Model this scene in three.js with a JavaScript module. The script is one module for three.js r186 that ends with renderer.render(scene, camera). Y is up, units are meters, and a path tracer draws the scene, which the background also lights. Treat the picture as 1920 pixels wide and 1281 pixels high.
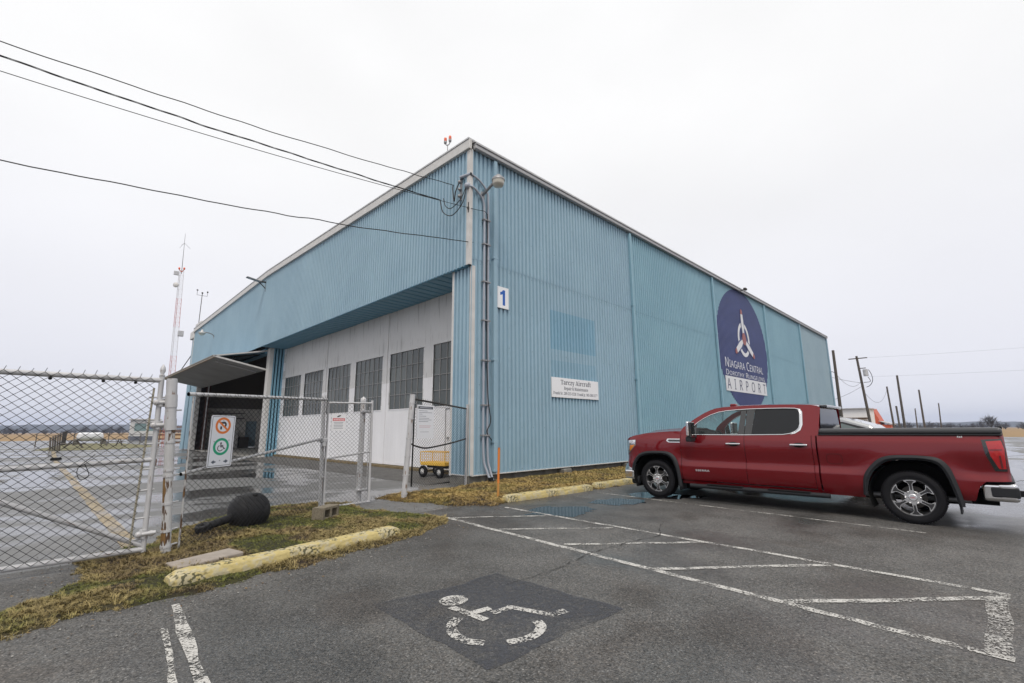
import * as THREE from 'three';
import { mergeGeometries } from 'three/addons/utils/BufferGeometryUtils.js';
import { RoundedBoxGeometry } from 'three/addons/geometries/RoundedBoxGeometry.js';

// ---------------------------------------------------------------- camera, sky, sun, exposure
const scene = new THREE.Scene();
const camera = new THREE.PerspectiveCamera(72.6, 1024 / 683, 0.1, 6000);
const YAW = THREE.MathUtils.degToRad(45.3), PITCH = THREE.MathUtils.degToRad(10.746), ROLL = THREE.MathUtils.degToRad(0.338);
camera.position.set(-8.47, 1.5, 10.26);
{
  const fh = new THREE.Vector3(Math.cos(YAW), 0, -Math.sin(YAW)), up = new THREE.Vector3(0, 1, 0), r = new THREE.Vector3(Math.sin(YAW), 0, Math.cos(YAW));
  const f = fh.clone().multiplyScalar(Math.cos(PITCH)).addScaledVector(up, Math.sin(PITCH));
  const u = up.clone().multiplyScalar(Math.cos(PITCH)).addScaledVector(fh, -Math.sin(PITCH));
  const u2 = u.clone().multiplyScalar(Math.cos(ROLL)).addScaledVector(r, Math.sin(ROLL));
  camera.up.copy(u2);
  camera.lookAt(camera.position.clone().add(f));
}
const renderer = new THREE.WebGLRenderer({ antialias: true });
renderer.toneMapping = THREE.LinearToneMapping;
renderer.toneMappingExposure = 1.25;
renderer.shadowMap.enabled = true;
renderer.setSize(1024, 683);

const mulberry = (a) => () => { a |= 0; a = a + 0x6D2B79F5 | 0; let t = Math.imul(a ^ a >>> 15, 1 | a); t = t + Math.imul(t ^ t >>> 7, 61 | t) ^ t; return ((t ^ t >>> 14) >>> 0) / 4294967296; };
const clamp = (v, a = 0, b = 1) => Math.min(b, Math.max(a, v));
const lerp = (a, b, t) => a + (b - a) * t;
const smooth = (a, b, v) => { const t = clamp((v - a) / (b - a)); return t * t * (3 - 2 * t); };
const hash2 = (x, y, s) => { let h = Math.imul(x, 374761393) + Math.imul(y, 668265263) + Math.imul(s, 1442695041) | 0; h = Math.imul(h ^ h >>> 13, 1274126177); return ((h ^ h >>> 16) >>> 0) / 4294967296; };
function vnoise(x, y, s = 1, px = 0, py = 0) {       // value noise, wraps after px, py cells if given
  const xi = Math.floor(x), yi = Math.floor(y), fx = x - xi, fy = y - yi, u = fx * fx * (3 - 2 * fx), v = fy * fy * (3 - 2 * fy);
  const w = (a, p) => p ? ((a % p) + p) % p : a;
  const a = hash2(w(xi, px), w(yi, py), s), b = hash2(w(xi + 1, px), w(yi, py), s), c = hash2(w(xi, px), w(yi + 1, py), s), d = hash2(w(xi + 1, px), w(yi + 1, py), s);
  return lerp(lerp(a, b, u), lerp(c, d, u), v);
}
function fbm(x, y, oct = 4, s = 1, px = 0, py = 0) { let a = 0.5, t = 0, n = 0; for (let i = 0; i < oct; i++) { t += a * vnoise(x, y, s + i * 17, px, py); n += a; a *= 0.5; x *= 2; y *= 2; px *= 2; py *= 2; } return t / n; }

{ // overcast sky: even cloud, a little brighter overhead than at the horizon
  const w = 1024, h = 512, d = new Float32Array(w * h * 4);
  for (let j = 0; j < h; j++) for (let i = 0; i < w; i++) {
    const el = ((j + 0.5) / h - 0.5) * Math.PI, az = i / w, s = Math.max(0, Math.sin(el));
    const cl = fbm(az * 14, el * 5 + 3, 5, 5, 14) - 0.5, cl2 = fbm(az * 5, el * 2.4, 3, 9, 5) - 0.5;
    let L = 0.66 + 0.155 * Math.pow(s, 0.6) + (0.13 * cl + 0.22 * cl2) * (0.3 + 0.7 * s);
    const k = (j * w + i) * 4, cool = 1 - smooth(0, 0.6, s);
    d[k] = L * (1 - 0.035 * cool); d[k + 1] = L * (1 - 0.025 * cool); d[k + 2] = L * (1.005 + 0.055 * cool); d[k + 3] = 1;
  }
  const sky = new THREE.DataTexture(d, w, h, THREE.RGBAFormat, THREE.FloatType);
  sky.mapping = THREE.EquirectangularReflectionMapping; sky.magFilter = THREE.LinearFilter; sky.minFilter = THREE.LinearFilter; sky.needsUpdate = true;
  scene.background = sky; scene.environment = sky;
}
const sun = new THREE.DirectionalLight(0xfff6ea, 1.5);
sun.position.set(-30, 62, 30); sun.target.position.set(0, 0, 0);
sun.castShadow = true; sun.shadow.radius = 42; sun.shadow.mapSize.set(2048, 2048);
Object.assign(sun.shadow.camera, { left: -60, right: 60, top: 60, bottom: -60, near: 1, far: 200 });
scene.add(sun, sun.target);

// ---------------------------------------------------------------- helpers
const flatten = THREE.BufferGeometry.prototype.toNonIndexed; THREE.BufferGeometry.prototype.toNonIndexed = function () { return this.index ? flatten.call(this) : this; };
const V = (x, y, z) => new THREE.Vector3(x, y, z);
const used = new Map();
const numbered = (n) => { const k = used.get(n) || 0; used.set(n, k + 1); return k ? `${n}_${String(k).padStart(3, '0')}` : n; };
const shadows = (m) => { m.castShadow = true; m.receiveShadow = true; return m; };
function thing(name, label, category, base = [0, 0, 0], group) {
  const g = new THREE.Group(); g.name = numbered(name); g.position.set(...base); g.userData = { label, category };
  if (group) g.userData.group = group;
  scene.add(g); return g;
}
const list = (g) => Array.isArray(g) ? g : [g];
function joined(geos) {
  geos = list(geos).map((g) => { let q = g.index ? g.toNonIndexed() : g; for (const k of Object.keys(q.attributes)) if (!['position', 'normal', 'uv', 'uv1', 'color'].includes(k)) q.deleteAttribute(k); return q; });
  if (geos.length === 1) return geos[0];
  const all = (k) => geos.every((g) => g.attributes[k]);
  for (const k of ['uv', 'uv1', 'color']) if (!all(k)) geos.forEach((g) => g.deleteAttribute(k));
  geos.forEach((g) => { if (!g.attributes.normal) g.computeVertexNormals(); });
  return mergeGeometries(geos, false);
}
// a part written in world coordinates below a thing (or a part of one)
function part(name, geos, mat, parent, label, kind) {
  const g = joined(geos); const o = V(0, 0, 0); for (let p = parent; p && p !== scene; p = p.parent) o.add(p.position);
  g.translate(-o.x, -o.y, -o.z);
  const m = shadows(new THREE.Mesh(g, mat)); m.name = name; if (label) m.userData.label = label; if (kind) m.userData.kind = kind; parent.add(m); return m;
}
function single(name, geos, mat, label, category, group) {
  const g = joined(geos); g.computeBoundingBox(); const b = g.boundingBox, c = [(b.min.x + b.max.x) / 2, b.min.y, (b.min.z + b.max.z) / 2];
  g.translate(-c[0], -c[1], -c[2]);
  const m = shadows(new THREE.Mesh(g, mat)); m.name = numbered(name); m.position.set(...c); m.userData = { label, category }; if (group) m.userData.group = group; scene.add(m); return m;
}
function setting(name, geos, mat, kind = 'structure') { const m = shadows(new THREE.Mesh(joined(geos), mat)); m.name = numbered(name); m.userData = { kind }; scene.add(m); return m; }
const box = (x0, x1, y0, y1, z0, z1) => { const g = new THREE.BoxGeometry(x1 - x0, y1 - y0, z1 - z0); g.translate((x0 + x1) / 2, (y0 + y1) / 2, (z0 + z1) / 2); boxUV(g); return g; };
const rbox = (x0, x1, y0, y1, z0, z1, r = 0.01, s = 2) => { const g = new RoundedBoxGeometry(x1 - x0, y1 - y0, z1 - z0, s, Math.min(r, (x1 - x0) / 2.01, (y1 - y0) / 2.01, (z1 - z0) / 2.01)); g.translate((x0 + x1) / 2, (y0 + y1) / 2, (z0 + z1) / 2); return boxUV(g.index ? g.toNonIndexed() : g); };
function boxUV(g, s = 1) {     // uv in metres along the face's two longest axes
  if (g.index) { const q = g.toNonIndexed(); g.index = null; g.attributes = q.attributes; }
  const p = g.attributes.position, n = g.attributes.normal, uv = new Float32Array(p.count * 2);
  for (let i = 0; i < p.count; i++) { const ax = Math.abs(n.getX(i)), ay = Math.abs(n.getY(i)), az = Math.abs(n.getZ(i)); const x = p.getX(i), y = p.getY(i), z = p.getZ(i);
    if (ay > ax && ay > az) { uv[2 * i] = x * s; uv[2 * i + 1] = z * s; } else if (ax > az) { uv[2 * i] = z * s; uv[2 * i + 1] = y * s; } else { uv[2 * i] = x * s; uv[2 * i + 1] = y * s; } }
  g.setAttribute('uv', new THREE.BufferAttribute(uv, 2)); return g;
}
function tube(points, r, sides = 8, closed = false, caps = true) {   // r a number or a function of 0..1
  const P = points.map((p) => p.isVector3 ? p : V(...p)), n = P.length, pos = [], nor = [], uv = [], idx = [];
  let ref = null, len = 0;
  for (let i = 0; i < n; i++) {
    const a = P[closed ? (i + n - 1) % n : Math.max(0, i - 1)], b = P[closed ? (i + 1) % n : Math.min(n - 1, i + 1)];
    const t = b.clone().sub(a).normalize();
    if (!ref) ref = Math.abs(t.y) < 0.9 ? V(0, 1, 0) : V(1, 0, 0);
    const u = ref.clone().addScaledVector(t, -ref.dot(t)); if (u.lengthSq() < 1e-8) u.set(t.z, t.x, t.y).addScaledVector(t, -u.dot(t)); u.normalize(); ref = u; const w = t.clone().cross(u);
    if (i) len += P[i].distanceTo(P[i - 1]);
    const rr = typeof r === 'function' ? r(i / (n - 1)) : r;
    for (let k = 0; k <= sides; k++) { const an = k / sides * Math.PI * 2, c = Math.cos(an), s = Math.sin(an); const nx = u.x * c + w.x * s, ny = u.y * c + w.y * s, nz = u.z * c + w.z * s; pos.push(P[i].x + nx * rr, P[i].y + ny * rr, P[i].z + nz * rr); nor.push(nx, ny, nz); uv.push(k / sides * Math.PI * 2 * rr, len); }
  }
  const m = sides + 1, seg = closed ? n : n - 1;
  for (let i = 0; i < seg; i++) for (let k = 0; k < sides; k++) { const a = i * m + k, b = ((i + 1) % n) * m + k; idx.push(a, a + 1, b, b, a + 1, b + 1); }
  if (caps && !closed) for (const [i, sgn] of [[0, -1], [n - 1, 1]]) { const c0 = pos.length / 3; const t = P[Math.min(n - 1, i + 1)].clone().sub(P[Math.max(0, i - 1)]).normalize().multiplyScalar(sgn); pos.push(P[i].x, P[i].y, P[i].z); nor.push(t.x, t.y, t.z); uv.push(0, 0); for (let k = 0; k <= sides; k++) { const q = (i * m + k) * 3; pos.push(pos[q], pos[q + 1], pos[q + 2]); nor.push(t.x, t.y, t.z); uv.push(0, 0); } for (let k = 0; k < sides; k++) idx.push(c0, c0 + 1 + k, c0 + 2 + k); }
  const g = new THREE.BufferGeometry(); g.setAttribute('position', new THREE.Float32BufferAttribute(pos, 3)); g.setAttribute('normal', new THREE.Float32BufferAttribute(nor, 3)); g.setAttribute('uv', new THREE.Float32BufferAttribute(uv, 2)); g.setIndex(idx); return g.toNonIndexed();
}
const rod = (a, b, r, sides = 10) => tube([a, b], r, sides);
const curve = (pts, n = 24) => new THREE.CatmullRomCurve3(pts.map((p) => p.isVector3 ? p : V(...p)), false, 'catmullrom', 0.5).getPoints(n);
const ball = (x, y, z, r, sy = 1, s = 12) => { const g = new THREE.SphereGeometry(r, s, Math.max(6, s * 0.7 | 0)); g.scale(1, sy, 1); g.translate(x, y, z); return g.toNonIndexed(); };
function lathe(pts, seg, dir, at) { const g = new THREE.LatheGeometry(pts.map((p) => new THREE.Vector2(...p)), seg); const q = new THREE.Quaternion().setFromUnitVectors(V(0, 1, 0), dir.clone().normalize()); g.applyQuaternion(q); g.translate(at.x, at.y, at.z); return g.toNonIndexed(); }
const shapeOf = (pts, holes = []) => { const s = new THREE.Shape(pts.map((p) => new THREE.Vector2(...p))); s.holes = holes.map((h) => new THREE.Path(h.map((p) => new THREE.Vector2(...p)))); return s; };
function grid(nu, nv, f, uvf) {       // f(u, v) -> [x, y, z]; smooth normals
  const pos = [], uv = [], idx = [];
  for (let j = 0; j <= nv; j++) for (let i = 0; i <= nu; i++) { const u = i / nu, v = j / nv, p = f(u, v); pos.push(...p); const q = uvf ? uvf(u, v, p) : [u, v]; uv.push(...q); }
  for (let j = 0; j < nv; j++) for (let i = 0; i < nu; i++) { const a = j * (nu + 1) + i, b = a + 1, c = a + nu + 1, d = c + 1; idx.push(a, b, c, c, b, d); }
  const g = new THREE.BufferGeometry(); g.setAttribute('position', new THREE.Float32BufferAttribute(pos, 3)); g.setAttribute('uv', new THREE.Float32BufferAttribute(uv, 2)); g.setIndex(idx); g.computeVertexNormals(); return g;
}
function sheet(poly, y, uvs = 1, noise = 0, seed = 3) {       // flat polygon [x, z] on the ground, its outline roughened
  let pts = poly;
  if (noise) { pts = []; for (let i = 0; i < poly.length; i++) { const a = poly[i], b = poly[(i + 1) % poly.length], L = Math.hypot(b[0] - a[0], b[1] - a[1]), n = Math.max(1, Math.ceil(L / 0.12)); for (let k = 0; k < n; k++) { const t = k / n, x = lerp(a[0], b[0], t), z = lerp(a[1], b[1], t); pts.push([x + (fbm(x * 3, z * 3, 3, seed) - 0.5) * noise, z + (fbm(x * 3 + 9, z * 3, 3, seed) - 0.5) * noise]); } } }
  const g = new THREE.ShapeGeometry(shapeOf(pts.map(([x, z]) => [x, -z]))); g.rotateX(-Math.PI / 2); g.translate(0, y, 0);
  const p = g.attributes.position, uv = g.attributes.uv; for (let i = 0; i < p.count; i++) uv.setXY(i, p.getX(i) * uvs, p.getZ(i) * uvs);
  return g;
}
function ribbon(pts, w, y) {          // painted line along [x, z] points
  const pos = [], uv = [], idx = []; let len = 0;
  for (let i = 0; i < pts.length; i++) { const a = pts[Math.max(0, i - 1)], b = pts[Math.min(pts.length - 1, i + 1)], dx = b[0] - a[0], dz = b[1] - a[1], L = Math.hypot(dx, dz), nx = -dz / L, nz = dx / L, ww = (typeof w === 'function' ? w(i / (pts.length - 1)) : w) / 2; if (i) len += Math.hypot(pts[i][0] - pts[i - 1][0], pts[i][1] - pts[i - 1][1]);
    pos.push(pts[i][0] + nx * ww, y, pts[i][1] + nz * ww, pts[i][0] - nx * ww, y, pts[i][1] - nz * ww); uv.push(pts[i][0] + nx * ww, pts[i][1] + nz * ww, pts[i][0] - nx * ww, pts[i][1] - nz * ww); if (i) { const k = 2 * i; idx.push(k - 2, k, k - 1, k - 1, k, k + 1); } }
  const g = new THREE.BufferGeometry(); g.setAttribute('position', new THREE.Float32BufferAttribute(pos, 3)); g.setAttribute('uv', new THREE.Float32BufferAttribute(uv, 2)); g.setIndex(idx); g.computeVertexNormals();
  const n = g.attributes.normal; for (let i = 0; i < n.count; i++) n.setXYZ(i, 0, 1, 0); return g;
}
// ---------------------------------------------------------------- textures
const toS = (v) => { v = clamp(v); return 255 * (v <= 0.0031308 ? v * 12.92 : 1.055 * Math.pow(v, 1 / 2.4) - 0.055); };
function tex(n, f, color = true, m = n) {      // f(u, v, i, j) -> [r, g, b(, a)] linear 0..1
  const d = new Uint8Array(n * m * 4);
  for (let j = 0; j < m; j++) for (let i = 0; i < n; i++) { const c = f(i / n, j / m, i, j), k = (j * n + i) * 4; for (let q = 0; q < 3; q++) d[k + q] = color ? toS(c[q]) : 255 * clamp(c[q]); d[k + 3] = c.length > 3 ? 255 * clamp(c[3]) : 255; }
  const t = new THREE.DataTexture(d, n, m); t.wrapS = t.wrapT = THREE.RepeatWrapping; t.magFilter = THREE.LinearFilter; t.minFilter = THREE.LinearMipmapLinearFilter; t.generateMipmaps = true; if (color) t.colorSpace = THREE.SRGBColorSpace; t.needsUpdate = true; return t;
}
function rep(t, x, y = x) { const c = t.clone(); c.repeat.set(x, y); c.needsUpdate = true; return c; }
function canvasTex(w, h, draw) { const c = document.createElement('canvas'); c.width = w; c.height = h; const x = c.getContext('2d'); draw(x, w, h); const t = new THREE.CanvasTexture(c); t.colorSpace = THREE.SRGBColorSpace; t.magFilter = THREE.LinearFilter; return t; }
const std = (color, roughness = 0.7, metalness = 0, o = {}) => new THREE.MeshStandardMaterial({ color, roughness, metalness, side: THREE.DoubleSide, ...o });
const phys = (color, roughness, metalness, o = {}) => new THREE.MeshPhysicalMaterial({ color, roughness, metalness, side: THREE.DoubleSide, ...o });
const lin = (r, g, b) => new THREE.Color().setRGB(r, g, b);
// ---------------------------------------------------------------- ground
const tAsphalt = tex(1024, (u, v, i, j) => {           // 3 m tile: tar with pale and dark stones
  const n = fbm(u * 8, v * 8, 4, 11, 8, 8), f = vnoise(u * 256, v * 256, 21, 256, 256), g = vnoise(u * 400, v * 400, 33, 400, 400), h = hash2(i, j, 4);
  let c = 0.086 + 0.05 * (n - 0.5) + 0.085 * (f - 0.5) + 0.05 * (h - 0.5);
  if (g > 0.76) c += 0.20 * (g - 0.76) / 0.24; if (g < 0.24) c -= 0.05;
  c = Math.max(0.02, c); const w = 0.02 * (vnoise(u * 180, v * 180, 55, 180, 180) - 0.5);
  return [c * (1.03 + w * 4), c, c * (0.955 - w * 4)];
});
const tAsphaltBump = tex(512, (u, v, i, j) => { const b = 0.55 * vnoise(u * 128, v * 128, 21, 128, 128) + 0.3 * vnoise(u * 200, v * 200, 33, 200, 200) + 0.15 * hash2(i, j, 8); return [b, b, b]; }, false);

// wet: how wet the parking lot is at x, z
const wetAt = (x, z) => {
  const n = fbm(x * 0.55 + 40, z * 0.42 + 7, 4, 71), m = fbm(x * 1.9, z * 1.9, 3, 72);
  let w = smooth(0.1, 4.6, x + 0.35 * (z - 8) + (n - 0.5) * 3.6) + 0.55 * smooth(0.50, 0.68, n);
  w += 0.5 * Math.exp(-(((x + 0.3) / 2.6) ** 2) - (((z - 4.3) / 0.9) ** 2));
  w += 0.75 * Math.exp(-(((x - 0.45) / 0.75) ** 2) - (((z - 7.9) / 0.42) ** 2));
  return clamp(w * (0.75 + 0.5 * m));
};
const LOT = [-15, 17, 2.6, 23];
{ // field out to the horizon
  const g = new THREE.CircleGeometry(2700, 96); g.rotateX(-Math.PI / 2); g.translate(0, -0.07, 0); const p = g.attributes.position, uv = g.attributes.uv; for (let i = 0; i < p.count; i++) uv.setXY(i, p.getX(i), p.getZ(i));
  const t = tex(512, (u, v) => { const n = fbm(u * 6, v * 6, 5, 3, 6, 6), k = fbm(u * 3, v * 24, 3, 4, 3, 24); const a = 0.55 * n + 0.45 * k; return [lerp(0.20, 0.36, a), lerp(0.135, 0.225, a), lerp(0.06, 0.095, a)]; });
  setting('ground', g, std(0xffffff, 0.95, 0, { map: rep(t, 1 / 60) }));
}
{ // wet apron and yard all round the hangar
  const g = new THREE.PlaneGeometry(215, 176, 1, 1); g.rotateX(-Math.PI / 2); g.translate(-12.5, 0, -26); const p = g.attributes.position, uv = g.attributes.uv; for (let i = 0; i < p.count; i++) uv.setXY(i, p.getX(i), p.getZ(i));
  const tr = tex(1024, (u, v) => { const n = fbm(u * 9, v * 14, 5, 81, 9, 14), s = fbm(u * 30, v * 50, 3, 83, 30, 50); const w = smooth(0.42, 0.58, n * 0.8 + s * 0.2); const r = lerp(0.55, 0.10, w); return [r, r, r]; }, false);
  const tc = tex(1024, (u, v) => { const n = fbm(u * 9, v * 14, 5, 81, 9, 14), s = fbm(u * 30, v * 50, 3, 83, 30, 50), q = fbm(u * 64, v * 64, 3, 85, 64, 64), h = fbm(u * 300, v * 300, 2, 86, 300, 300); const w = smooth(0.42, 0.58, n * 0.8 + s * 0.2); const c = lerp(0.14, 0.095, w) * (0.72 + 0.3 * q + 0.28 * h); return [c, c * 0.995, c * 0.985]; });
  setting('apron', g, std(0xffffff, 1, 0, { map: rep(tc, 1 / 24), roughnessMap: rep(tr, 1 / 24), bumpMap: rep(tAsphaltBump, 1 / 1.6), bumpScale: 0.0012 }));
}
{ // parking lot asphalt
  const nx = 230, nz = 150, [x0, x1, z0, z1] = LOT, col = [];
  const g = grid(nx, nz, (u, v) => [lerp(x0, x1, u), 0.004, lerp(z0, z1, v)], (u, v, p) => [p[0], p[2]]);
  const p = g.attributes.position, uv1 = new Float32Array(p.count * 2);
  for (let i = 0; i < p.count; i++) {
    const x = p.getX(i), z = p.getZ(i); uv1[2 * i] = (x - x0) / (x1 - x0); uv1[2 * i + 1] = (z - z0) / (z1 - z0);
    const a = fbm(x * 0.7, z * 0.7, 4, 61), b = fbm(x * 2.3 + 5, z * 2.3, 3, 62), st = smooth(0.60, 0.74, fbm(x * 1.1 + 30, z * 1.1 + 9, 3, 64));
    const crack = smooth(-0.05, 0.05, (x + 6.0) * 0.36 - (z - 7.4) * -0.42 - 0.2 + (a - 0.5));
    let c = 0.98 + 0.5 * (a - 0.5) + 0.3 * (b - 0.5) + 0.06 * crack; c *= lerp(1, 0.6, wetAt(x, z) ** 1.2); c *= 1 - 0.28 * st;
    col.push(c * (1 + 0.07 * st), c * (1 + 0.015 * st), c * (1 - 0.02 * st));
  }
  g.setAttribute('uv1', new THREE.BufferAttribute(uv1, 2)); g.setAttribute('color', new THREE.Float32BufferAttribute(col, 3));
  const tr = tex(512, (u, v) => { const x = lerp(x0, x1, u), z = lerp(z0, z1, v); const r = clamp(lerp(0.72, 0.10, wetAt(x, z)) + 0.08 * (fbm(x * 4, z * 4, 2, 91) - 0.5), 0.07, 1); return [r, r, r]; }, false);
  tr.channel = 1; tr.wrapS = tr.wrapT = THREE.ClampToEdgeWrapping;
  setting('parking_lot', g, std(0xffffff, 1, 0, { map: rep(tAsphalt, 1 / 3), roughnessMap: tr, bumpMap: rep(tAsphaltBump, 1 / 1.5), bumpScale: 0.0020, vertexColors: true }));
}
// puddles
const mPuddle = phys(lin(0.018, 0.018, 0.02), 0.04, 0, { ior: 1.33 });
for (const [poly, y] of [
  [[[-2.05, 4.3], [-1.7, 3.86], [-1.0, 3.98], [-0.75, 4.4], [-1.05, 5.0], [-1.7, 4.86]], 0.0075], [[[-0.3, 4.35], [0.0, 4.05], [0.7, 4.25], [0.95, 4.7], [0.6, 4.95], [-0.2, 4.85]], 0.0075],
  [[[1.15, 4.45], [1.5, 4.15], [2.2, 4.2], [2.2, 5.6], [1.75, 5.4], [1.15, 5.05]], 0.0075],
  [[[-3.5, -4.2], [-2.5, -5.9], [-2.2, -5.0], [-3.1, -3.4]], 0.004], [[[-3.5, -7.8], [-2.5, -9.2], [-2.2, -7.6], [-3.1, -6.2]], 0.004], [[[-5.2, -16.5], [-4.9, -21.2], [-2.6, -24.5], [-3.0, -18.4], [-4.2, -16]], 0.004],
  [[[-1.0, -3.5], [-0.55, -4.65], [0.5, -4.8], [0.2, -4.1]], 0.004], [[[-9.4, -9], [-8.6, -16], [-7.9, -15], [-8.3, -8.6]], 0.004],
  [[[9, 9.2], [13, 7.5], [18, 8.3], [17, 10.8], [12, 11.2]], 0.0078], [[[22, 9], [40, 7.4], [46, 9.6], [30, 11.6]], 0.004]])
  setting('puddle', sheet(poly, y, 1, 0.55, 17 + poly.length), mPuddle);

// painted marks, worn through
const tWear = tex(512, (u, v, i, j) => { const n = fbm(u * 10, v * 10, 4, 41, 10, 10), s = fbm(u * 100, v * 100, 2, 43, 100, 100), a = smooth(0.41, 0.57, n * 0.42 + s * 0.58); return [a, a, a]; }, false);
const tWear2 = tex(512, (u, v, i, j) => { const n = fbm(u * 8, v * 8, 4, 45, 8, 8), s = fbm(u * 100, v * 100, 2, 46, 100, 100), a = smooth(0.44, 0.62, n * 0.45 + s * 0.55); return [a, a, a]; }, false);
const tFade = tex(512, (u, v) => { const n = fbm(u * 5, v * 5, 5, 47, 5, 5), s = fbm(u * 80, v * 80, 2, 48, 80, 80), a = clamp(0.55 * smooth(0.1, 0.5, n) * (0.4 + 1.1 * s)); return [a, a, a]; }, false);
const tPatch = tex(512, (u, v) => { const n = fbm(u * 4, v * 4, 5, 57, 4, 4), s = fbm(u * 90, v * 90, 2, 58, 90, 90), a = clamp(0.72 * smooth(0.22, 0.62, n) * (0.2 + 1.1 * s)); return [a, a, a]; }, false);
const mPaint = std(lin(0.50, 0.49, 0.465), 0.8, 0, { alphaMap: rep(tWear, 1 / 1.1), transparent: true });
const mPaintWorn = std(lin(0.52, 0.51, 0.48), 0.8, 0, { alphaMap: rep(tWear2, 1 / 1.1), transparent: true });
const tWear3 = tex(512, (u, v) => { const n = fbm(u * 6, v * 6, 4, 75, 6, 6), s = fbm(u * 110, v * 110, 2, 76, 110, 110), a = smooth(0.5, 0.62, n * 0.35 + s * 0.65); return [a, a, a]; }, false);
const mPaintFaint = std(lin(0.42, 0.41, 0.39), 0.8, 0, { alphaMap: rep(tWear3, 1 / 1.1), transparent: true });
const mYellowFaded = std(lin(0.52, 0.42, 0.27), 0.75, 0, { alphaMap: rep(tFade, 1 / 2.2), transparent: true });
const mPatch = std(lin(0.058, 0.062, 0.074), 0.8, 0, { alphaMap: rep(tPatch, 1 / 2.6), transparent: true });
const seg = (a, b, n = 8) => Array.from({ length: n + 1 }, (_, i) => [lerp(a[0], b[0], i / n), lerp(a[1], b[1], i / n)]);
const wob = (pts, s) => pts.map(([x, z]) => [x + (fbm(x * 2, z * 2, 2, s) - 0.5) * 0.05, z + (fbm(x * 2 + 7, z * 2, 2, s) - 0.5) * 0.05]);
const YP = 0.0085;
setting('parking_line', ribbon(wob(seg([-3.30, 3.35], [-3.79, 10.16], 30), 1), 0.09, YP), mPaint);
setting('parking_line', ribbon(wob(seg([-1.86, 3.35], [-2.08, 10.16], 30), 2), 0.085, YP + 0.0012), mPaint);
setting('parking_line', ribbon(wob(seg([-7.47, 5.0], [-7.66, 7.6], 14), 3), (t) => 0.055 + 0.045 * vnoise(t * 14, 2, 6), YP), mPaint);
setting('parking_line', ribbon(wob(seg([-7.62, 5.55], [-7.79, 7.5], 10), 13), (t) => 0.02 + 0.035 * vnoise(t * 12, 4, 6), YP), mPaintWorn);
setting('parking_line', ribbon(wob(seg([1.16, 3.4], [0.74, 9.4], 20), 4), 0.06, YP), mPaintWorn);
[[[-3.28, 3.48], [-2.0, 4.55]], [[-3.42, 4.72], [-2.06, 5.95]], [[-3.40, 6.1], [-2.0, 7.36]], [[-3.58, 7.50], [-2.1, 8.80]], [[-3.66, 8.80], [-2.2, 10.16]]].forEach(([a, b], i) => setting('hatch_line', ribbon(wob(seg(a, b, 10), 20 + i), 0.085, YP + 0.0024), i > 2 ? mPaint : mPaintWorn));
setting('hatch_line', ribbon(wob(seg([-3.80, 10.10], [-2.05, 10.10], 10), 31), 0.14, YP + 0.0036), mPaintFaint);
{ // tar crack across the stalls
  const pts = [[-5.05, 6.7], [-4.6, 6.75], [-4.2, 6.72], [-3.6, 6.62], [-3.2, 6.6], [-2.8, 6.66], [-2.4, 6.68], [-2.05, 6.72], [-1.6, 6.5], [-1.1, 6.3]];
  const cp = curve(pts.map(([x, z]) => [x, 0, z]), 60).map((p) => [p.x + (fbm(p.x * 9, p.z * 9, 2, 7) - 0.5) * 0.09, p.z + (fbm(p.x * 9, p.z * 9 + 4, 2, 8) - 0.5) * 0.09]);
  setting('tar_crack', ribbon(cp, (t) => 0.008 + 0.028 * vnoise(t * 30, 1, 5) * Math.sin(Math.PI * clamp(t, 0.02, 0.98)), YP + 0.0050), std(lin(0.035, 0.034, 0.032), 0.9, 0, { alphaMap: rep(tWear, 1 / 0.9), transparent: true }));
}
{ // wheelchair mark on its faded square
  setting('faded_paint_square', sheet([[-6.2, 6.28], [-4.86, 6.38], [-4.78, 7.86], [-6.3, 7.8]], YP, 1, 0.14, 5), mPatch);
  const y = YP + 0.003, disc = [], arcA = [], arcB = [];
  for (let k = 0; k < 28; k++) { const a = k / 28 * Math.PI * 2; disc.push([-5.69 + 0.135 * Math.cos(a), 6.69 + 0.12 * Math.sin(a)]); }
  for (const p of curve([[-5.90, 0, 7.03], [-6.02, 0, 7.10], [-6.11, 0, 7.24], [-6.12, 0, 7.40], [-6.05, 0, 7.52]], 16)) arcA.push([p.x, p.z]);
  for (const p of curve([[-5.93, 0, 7.63], [-5.80, 0, 7.68], [-5.68, 0, 7.68], [-5.56, 0, 7.62], [-5.50, 0, 7.52]], 16)) arcB.push([p.x, p.z]);
  const bars = [ribbon(seg([-5.80, 6.80], [-5.77, 7.22], 6), 0.075, y), ribbon(seg([-5.77, 7.03], [-5.58, 7.06], 4), 0.08, y + 0.0008), ribbon(seg([-5.64, 7.15], [-5.45, 7.17], 4), 0.075, y), ribbon(seg([-5.46, 7.13], [-5.32, 7.54], 6), 0.075, y + 0.0008), ribbon(seg([-5.34, 7.52], [-5.17, 7.55], 3), 0.085, y)];
  const m = setting('wheelchair_symbol', [sheet(disc, y + 0.0016, 1), ribbon(arcA, 0.085, y), ribbon(arcB, 0.085, y), ...bars], mPaint);
}
setting('yellow_taxi_line', ribbon(wob(seg([-7.86, -25.2], [-7.45, 2.0], 40), 6), 0.2, 0.006), mYellowFaded);
setting('yellow_taxi_line', ribbon(wob(seg([-7.75, -43], [-7.86, -27.6], 10), 7), 0.22, 0.006), mYellowFaded);

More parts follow.
